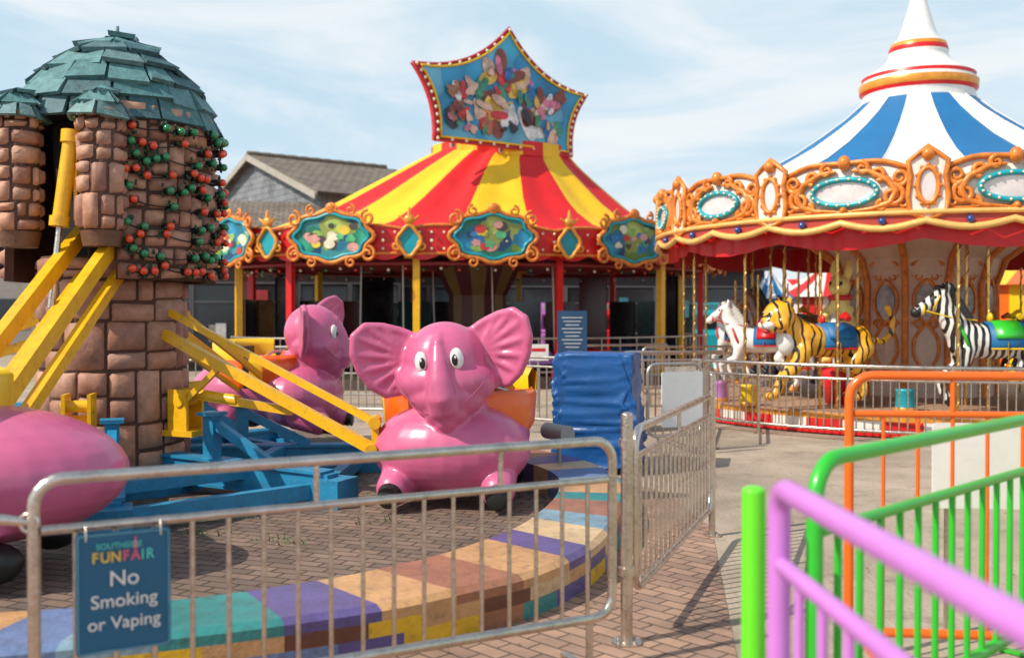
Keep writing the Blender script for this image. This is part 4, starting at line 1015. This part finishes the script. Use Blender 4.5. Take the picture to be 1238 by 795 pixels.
# ------------------------------------------------------------ queue barriers, tarpaulin box, boards
for (p0,p1,l) in (((-.1,13.2),(.9,12.4),'silver barrier beside tarpaulin-covered box'),((.95,12.4),(1.25,10.6),'silver barrier beside tarpaulin-covered box'),
    ((1.50,11.0),(2.15,11.3),'silver barrier carrying a white board'),((2.15,11.4),(2.7,13.6),'silver queue barrier near the carousel'),
    ((1.6,14.6),(3.2,14.9),'silver queue barrier near the tent ride'),((2.2,16.8),(4.0,17.2),'silver queue barrier near the tent ride'),
    ((1.0,17.4),(2.9,18.4),'silver queue barrier near the tent ride'),((-1.4,14.0),(-.15,13.3),'silver barrier behind the elephant ride'),
    ((-3.6,14.6),(-1.5,14.1),'silver barrier behind the elephant ride'),((-6.0,14.8),(-3.7,14.6),'silver barrier behind the elephant ride'),
    ((-1.9,16.8),(.3,16.6),'silver barrier in front of the tent ride'),((-4.3,16.9),(-2.0,16.8),'silver barrier in front of the tent ride')):
    barrier(p0, p1, 1.0, .88, .2, STEELF, l, max(6, int(8*sqrt((p0[0]-p1[0])**2+(p0[1]-p1[1])**2))), .02, (), group=GB, rb=.009)
R = root('white_board', (1.86,10.92,0), radians(24), 'white board fixed to silver barrier', 'board')
b = MB(); b.poly([(p[0],p[2]) for p in rrect(-.25,.28,.32,.92,.015,3)],(0,0,0),(1,0,0),(0,0,1),.012); b.make('board', WHITE, R); b = MB(); b.box((0,.03,.95),(.4,.02,.06)); b.make('bracket', STEEL, R)
R = root('covered_box', (.86,9.95,0), radians(-14), 'control box draped with a creased blue tarpaulin', 'covered box')
b = MB(); rings = []; k = 180; nz = 60
for q in range(nz):
    u = q/(nz-1); z = .06+1.11*min(1,u/.84); s_ = 1.0 if u < .84 else max(.02,1-((u-.84)/.16))
    for j in range(k):
        t = 2*pi*j/k; c, s2 = cos(t), sin(t); e = .14
        x = abs(c)**e*(1 if c > 0 else -1)*.37; y = abs(s2)**e*(1 if s2 > 0 else -1)*.31
        m_ = max(abs(x)/.37, abs(y)/.31); x /= m_; y /= m_
        hang = max(0,(1.17-z)/1.11); f = 1.0+.10*hang
        v = Vector((x*6+z*2.5, y*6-z*1.5, z*1.2)); n1 = 1-min(1,abs(noise.noise(v+Vector((3,1,7))))*5)
        v2 = Vector((x*5-z*6, y*5+z*5, z*4)); n2 = 1-min(1,abs(noise.noise(v2))*6)
        d = (.065*n1+.040*n2)*(.3+.7*hang)
        L_ = sqrt(x*x+y*y)
        zz = z+(.015*noise.noise(Vector((x*5,y*5,3))) if s_ < 1 else 0)+(.04*sin(j*.23)+.02*sin(j*.57) if q == 0 else 0)
        rings.append((x*f*s_+x/L_*d*s_, y*f*s_+y/L_*d*s_, zz))
fs = [(q*k+j,q*k+(j+1) % k,(q+1)*k+(j+1) % k,(q+1)*k+j) for q in range(nz-1) for j in range(k)]+[tuple((nz-1)*k+j for j in range(k))]
b.add(rings, fs, 0, True); b.make('tarpaulin', TARP, R)
for x in (-.3,.3):
    for y in (-.25,.25): b = MB(); b.box((x,y,.11),(.06,.06,.22)); b.make('leg', GREY, R)
R = root('notice_sign', (.98,16.2,0), 0, 'dark blue notice board on posts with white text', 'sign')
b = MB(); b.box((0,0,1.25),(.48,.03,.72)); b.make('board', mat('dark_blue_board',(.02,.07,.16),.4), R)
for x in (-.2,.2): b = MB(); b.cyl((x,.03,0),(x,.03,1.5),.02); b.make('leg', STEEL, R)
b = MB()
for i in range(9): b.box((0,-.018,1.5-i*.06),(.34-.06*(i % 3),.004,.010))
b.make('text_lines', WHITE, R)
R = root('notice_sign', (.42,15.8,0), .1, 'small white notice on silver barrier', 'sign')
b = MB(); b.box((0,0,.95),(.32,.02,.26)); b.make('board', WHITE, R); b = MB(); b.box((0,-.012,.99),(.22,.004,.05)); b.make('text_lines', RED, R); b = MB(); b.cyl((0,.02,0),(0,.02,.9),.02); b.make('leg', STEEL, R)
R = root('wooden_barrel', (1.35,13.2,0), 0, 'brown wooden barrel standing behind silver barrier', 'barrel')
b = MB(); b.lathe([(.26,0),(.31,.3),(.33,.55),(.31,.8),(.26,1.02),(.24,1.0),(0,.98)], 24, 0, sm=False); b.make('staves', WOOD, R)
for z, r in ((.15,.295),(.85,.30)): b = MB(); b.lathe([(r+.006,z),(r+.012,z+.05)], 24, 0); b.make('hoop', STEEL, R)
R = root('floodlight', (.42,8.85,0), radians(-60), 'small grey floodlight beside painted kerb', 'light')
b = MB(); b.cyl((-.2,0,.5),(.14,0,.5),.075,n=16); b.make('housing', GREY, R); b = MB(); b.cyl((0,0,.0),(0,0,.45),.02); b.make('stand', GREY, R)

# ------------------------------------------------------------ buildings
def gable_house(loc, rz, W_, L_, eave, ridge, wallm, roofm, label, name='house'):
    R = root(name, loc, rz, label, 'house')
    b = MB(); h = W_/2
    b.poly([(-h,0),(h,0),(h,eave),(0,ridge),(-h,eave)], (0,0,0),(1,0,0),(0,0,1), L_); b.make('wall', wallm, R)
    b = MB()
    for s_ in (-1,1):
        sl = Vector((s_*h,0,eave-ridge)); ln = sl.length; sl.normalize(); nr_ = Vector((s_*(ridge-eave),0,h)).normalized()
        a = Vector((0,-.3,ridge))+nr_*.12; L2 = ln+.35
        q = [a, a+sl*L2, a+sl*L2+Vector((0,L_+.6,0)), a+Vector((0,L_+.6,0))]
        uv = [(0,0),(0,-L2),(L_+.6,-L2),(L_+.6,0)]
        b.add(q+[p-nr_*.12 for p in q], [(0,1,2,3),(7,6,5,4),(0,4,5,1),(1,5,6,2),(2,6,7,3),(3,7,4,0)],0,False,[uv,uv[::-1]]+[[(0,0),(.1,0),(.1,.1),(0,.1)]]*4)
    rf_ = b.make('roof', roofm, R)
    b = MB()
    for i in range(int(L_/.45)+1): b.tube([(0,-.28+i*.45,ridge+.13),(0,-.28+i*.45+.42,ridge+.15)],.11,8)
    b.make('ridge_tiles', roofm, rf_)
    wbm = bpy.data.materials.get('weathered_board') or mat('weathered_board',(.4,.37,.32),.7)
    for s_ in (-1,1): b = MB(); b.beam((0,-.31,ridge+.02),(s_*(h+.25),-.31,eave-.12),.05,.2); b.make('bargeboard', wbm, R)
    return R
gable_house((-8.75,34,0), radians(-53), 10, 5.2, 5.2, 6.85, SLATEW, TILE, 'slate-clad gabled house with brown tiled roof')
R = root('outbuilding', (-7.3,29.5,0), radians(12), 'low shop building with shade painted into its wall colour, brown tiled roof', 'building')
b = MB(); b.box((0,0,2.0),(7,4,4.0)); b.make('wall', BRICKW, R)
b = MB(); q = [(-3.8,-2.4,3.95),(3.8,-2.4,3.95),(3.2,1.0,5.0),(-3.2,1.0,5.0)]; b.add(q+[(x,y,z-.12) for x, y, z in q], [(0,1,2,3),(7,6,5,4),(0,4,5,1),(1,5,6,2),(2,6,7,3),(3,7,4,0)],0,False,[[(0,0),(7.6,0),(7,3.5),(.6,3.5)]]*6); b.make('roof', TILE, R)
wb = MB(); wb.box((0,-.02,1.35),(1.25,.06,2.0)); mw = once(wb,'pane',GLASS)
wf = MB()
for x in (-.68,.68): wf.box((x,-.03,1.35),(.07,.1,2.2))
for z in (.3,2.42,1.9): wf.box((0,-.03,z),(1.29,.08,.05))
mf_ = once(wf,'frame',mat('dull_frame',(.10,.10,.105),.5))
tints = [mat('painted_glow',(.3,.28,.25),.3,0,.7,3),mat('poster_red',(.45,.05,.05),.4,0,.4,5),mat('poster_teal',(.06,.25,.3),.4,0,.4,5),mat('poster_amber',(.6,.35,.08),.4,0,.5,5),mat('poster_white',(.6,.6,.6),.4,0,.3,5)]  # first tint is pale paint standing for lit interior; nothing emits
def shopfront(R, x0, x1, y, step=1.42):
    x = x0
    while x < x1:
        w = bpy.data.objects.new('window', mw); COL.objects.link(w); w.parent = R; w.location = (x,y,0)
        f_ = bpy.data.objects.new('frame', mf_); COL.objects.link(f_); f_.parent = w
        for q in range(random.choice([1,2,3])):
            b = MB(); b.box((random.uniform(-.4,.4),-.065-.012*q,random.uniform(.6,2.1)),(random.uniform(.15,.5),.01,random.uniform(.15,.6))); b.make('poster_or_glow', random.choice(tints), w)  # posters, plus patches in the painted glow tint
        x += step
shopfront(R, -2.6, 3.2, -2.02)
R = root('arcade_building', (-1.5,31,0), radians(3), 'long low amusement arcade with dark glass shopfront', 'building')
b = MB(); b.box((0,1.5,1.7),(19,3,3.4)); b.box((0,-.1,3.15),(19.2,.3,.45)); b.make('wall', mat('dark_render',(.045,.043,.045),.7), R)
shopfront(R, -8.9, 9.2, -.02)
GM = 'arcade cabinets outside the amusement arcade'
for i, (x, m_) in enumerate(((-6.6,RED),(-5.2,TEAL),(-3.4,YELF),(-1.6,BLUE),(1.2,PURPLE),(2.6,RED),(4.4,ORANGE),(5.8,TEAL))):
    R = root('arcade_cabinet', (x,29.6+.1*(i % 3),0), random.uniform(-.2,.2), 'upright arcade cabinet standing outside the arcade', 'arcade cabinet', GM)
    b = MB(); b.poly([(-.35,0),(.35,0),(.35,1.9),(-.1,1.9),(-.2,1.55),(-.05,1.1),(-.35,.95)],(-.35,0,0),(0,1,0),(0,0,1),-.7); b.make('cabinet', m_, R)
    b = MB(); b.add([(-.28,-.205,1.5),(.28,-.205,1.5),(.28,-.075,1.12),(-.28,-.075,1.12)],[(0,3,2,1)]); b.make('screen', GLASS, R)
    b = MB(); b.box((0,-.13,1.76),(.6,.06,.2)); b.make('marquee', tints[i % 5], R)
def kiosk(x, y, w, h, m1, m2, lab, rh=1.0):
    R = root('kiosk', (x,y,0), 0, lab, 'kiosk', 'fairground kiosks beyond the rides'); b = MB()
    b.lathe([(w,0),(w,h)], 16, 0, mf=lambda i, j: j % 2, sm=False); b.make('wall', [m1,m2], R)
    b = MB(); b.lathe([(w*1.15,h-.05),(w*.6,h+rh*.35),(0,h+rh)], 16, 0, mf=lambda i, j: j % 2, sm=False); b.make('roof', [m2,m1], R)
    b = MB(); b.box((0,-w*.98,h*.5),(w*.8,.1,h*.3)); b.make('counter_window', GLASS, R)
kiosk(6.6,25.5,.55,2.0, WHITE, BLUE, 'small white and blue striped kiosk with pointed roof', rh=.7)
kiosk(12.8,24.5,1.6,2.3, YELF, ORANGE, 'yellow and orange striped kiosk with canvas roof')
kiosk(15.5,27.5,1.8,2.4, RED, WHITE, 'red and white striped kiosk with canvas roof')
kiosk(9.2,29,1.5,2.1, RED, CREAM, 'red and cream striped kiosk with canvas roof')
def stall(x, y, w, m_, m2, lab):
    R = root('game_stall', (x,y,0), 0, lab, 'stall', 'game stalls beyond the rides'); b = MB(); b.box((0,1,1.2),(w,1.6,2.4)); b.box((0,.0,.5),(w,.4,1)); b.make('wall', m_, R)
    b = MB(); k = int(w/.4)
    for i in range(k): x0 = -w/2+i*w/k; b.add([(x0,-.5,2.25),(x0+w/k,-.5,2.25),(x0+w/k,.9,2.75),(x0,.9,2.75)],[(0,1,2,3)],i % 2); b.add([(x0,-.5,2.25),(x0+w/k,-.5,2.25),(x0+w/k/2,-.5,2.05)],[(0,1,2)],i % 2)
    b.make('awning', [m2,CANW], R)
    b = MB(); b.box((0,.17,1.6),(w*.9,.06,1.1)); b.make('display', ARTS, R)
for (x,y,w,a,b2,l) in ((4.6,33,5,RED,CANR,'red'),(10.4,33,5.5,GREY,CANR,'red'),(16.5,34,6,GREY,CANY,'yellow'),(23,34,6,GREY,BLUE,'blue')):
    stall(x,y,w,a,b2,'game stall with '+l+' and white striped awning')
for (x,y,rz,ln,l) in ((24,46,0,42,'long pale terrace building with tiled roof'),(-24,40,8,24,'pale seafront terrace building with tiled roof')):
    R = root('terrace_building', (x,y,0), radians(rz), l, 'building')
    b = MB(); b.box((0,0,1.5),(ln,5,3.0)); b.make('wall', mat('pale_render',(.30,.27,.24),.8), R); b = MB(); b.poly([(-3,3.0),(3,3.0),(0,3.9)],(-ln/2-.3,0,0),(0,-1,0),(0,0,1),-ln-.6); b.make('roof', TILE, R)
    for i in range(int(ln/3)): b = MB(); b.box((-ln/2+1.5+i*3,-2.52,1.6),(1.2,.06,1.1)); b.make('window', GLASS, R)

# ------------------------------------------------------------ sky & sun
sd = Vector((-.78,-.42,.85)).normalized(); el = math.asin(sd.z); rot = atan2(sd.x, sd.y)
w = bpy.data.worlds.new('World'); S.world = w; w.use_nodes = True; t = w.node_tree; L = t.links
bg = t.nodes['Background']; sky = t.nodes.new('ShaderNodeTexSky'); sky.sky_type = 'NISHITA'; sky.sun_disc = False
sky.sun_elevation = el; sky.sun_rotation = rot; sky.air_density = 1.0; sky.dust_density = 1.0; sky.ozone_density = 1.2
tc = t.nodes.new('ShaderNodeTexCoord'); mp = t.nodes.new('ShaderNodeMapping'); mp.inputs['Scale'].default_value = (1,1,4.2); mp.inputs['Rotation'].default_value = (0,.22,.5)
n1 = t.nodes.new('ShaderNodeTexNoise'); n1.inputs['Scale'].default_value = 2.2; n1.inputs['Detail'].default_value = 10; n1.inputs['Roughness'].default_value = .6; n1.inputs['Distortion'].default_value = .7
L.new(tc.outputs['Generated'], mp.inputs[0]); L.new(mp.outputs[0], n1.inputs['Vector'])
mr = t.nodes.new('ShaderNodeMapRange'); mr.inputs[1].default_value = .38; mr.inputs[2].default_value = .66; mr.inputs[3].default_value = .05; mr.inputs[4].default_value = .95
mr.interpolation_type = 'SMOOTHSTEP'
L.new(n1.outputs['Fac'], mr.inputs[0])
# haze: paler near the horizon, thinner overhead
sx = t.nodes.new('ShaderNodeSeparateXYZ'); L.new(tc.outputs['Generated'], sx.inputs[0])
hz = t.nodes.new('ShaderNodeMapRange'); hz.inputs[1].default_value = .30; hz.inputs[2].default_value = .75; hz.inputs[3].default_value = .85; hz.inputs[4].default_value = .25; L.new(sx.outputs[2], hz.inputs[0])
haze = t.nodes.new('ShaderNodeMixRGB'); haze.inputs[2].default_value = (4.3,5.8,6.8,1); L.new(sky.outputs[0], haze.inputs[1]); L.new(hz.outputs[0], haze.inputs[0])
cl = t.nodes.new('ShaderNodeMath'); cl.operation = 'MULTIPLY'; L.new(mr.outputs[0], cl.inputs[0]); L.new(hz.outputs[0], cl.inputs[1])
cl2 = t.nodes.new('ShaderNodeMath'); cl2.operation = 'MULTIPLY'; cl2.inputs[1].default_value = 1.15; cl2.use_clamp = True; L.new(cl.outputs[0], cl2.inputs[0])
mx = t.nodes.new('ShaderNodeMixRGB'); mx.inputs[2].default_value = (6.5,6.8,7.0,1)
L.new(cl2.outputs[0], mx.inputs[0]); L.new(haze.outputs[0], mx.inputs[1]); L.new(mx.outputs[0], bg.inputs[0]); bg.inputs[1].default_value = .138
sl = bpy.data.lights.new('sun','SUN'); sl.energy = 4.7; sl.angle = radians(.5); sl.color = (1,.91,.78)
so = bpy.data.objects.new('sun', sl); COL.objects.link(so); so.rotation_euler = (-sd).to_track_quat('-Z','Y').to_euler(); so.location = (-20,-10,25)

cam = bpy.data.cameras.new('camera'); co = bpy.data.objects.new('camera', cam); COL.objects.link(co)
co.location = (0,0,1.55); co.rotation_euler = (radians(90-.83),0,0); cam.lens = 35; cam.sensor_width = 36; cam.clip_end = 1000; cam.clip_start = .05
cam.dof.use_dof = True; cam.dof.focus_distance = 7.4; cam.dof.aperture_fstop = 1.6
S.camera = co
S.view_settings.view_transform = 'Standard'; S.view_settings.look = 'None'; S.view_settings.exposure = 0
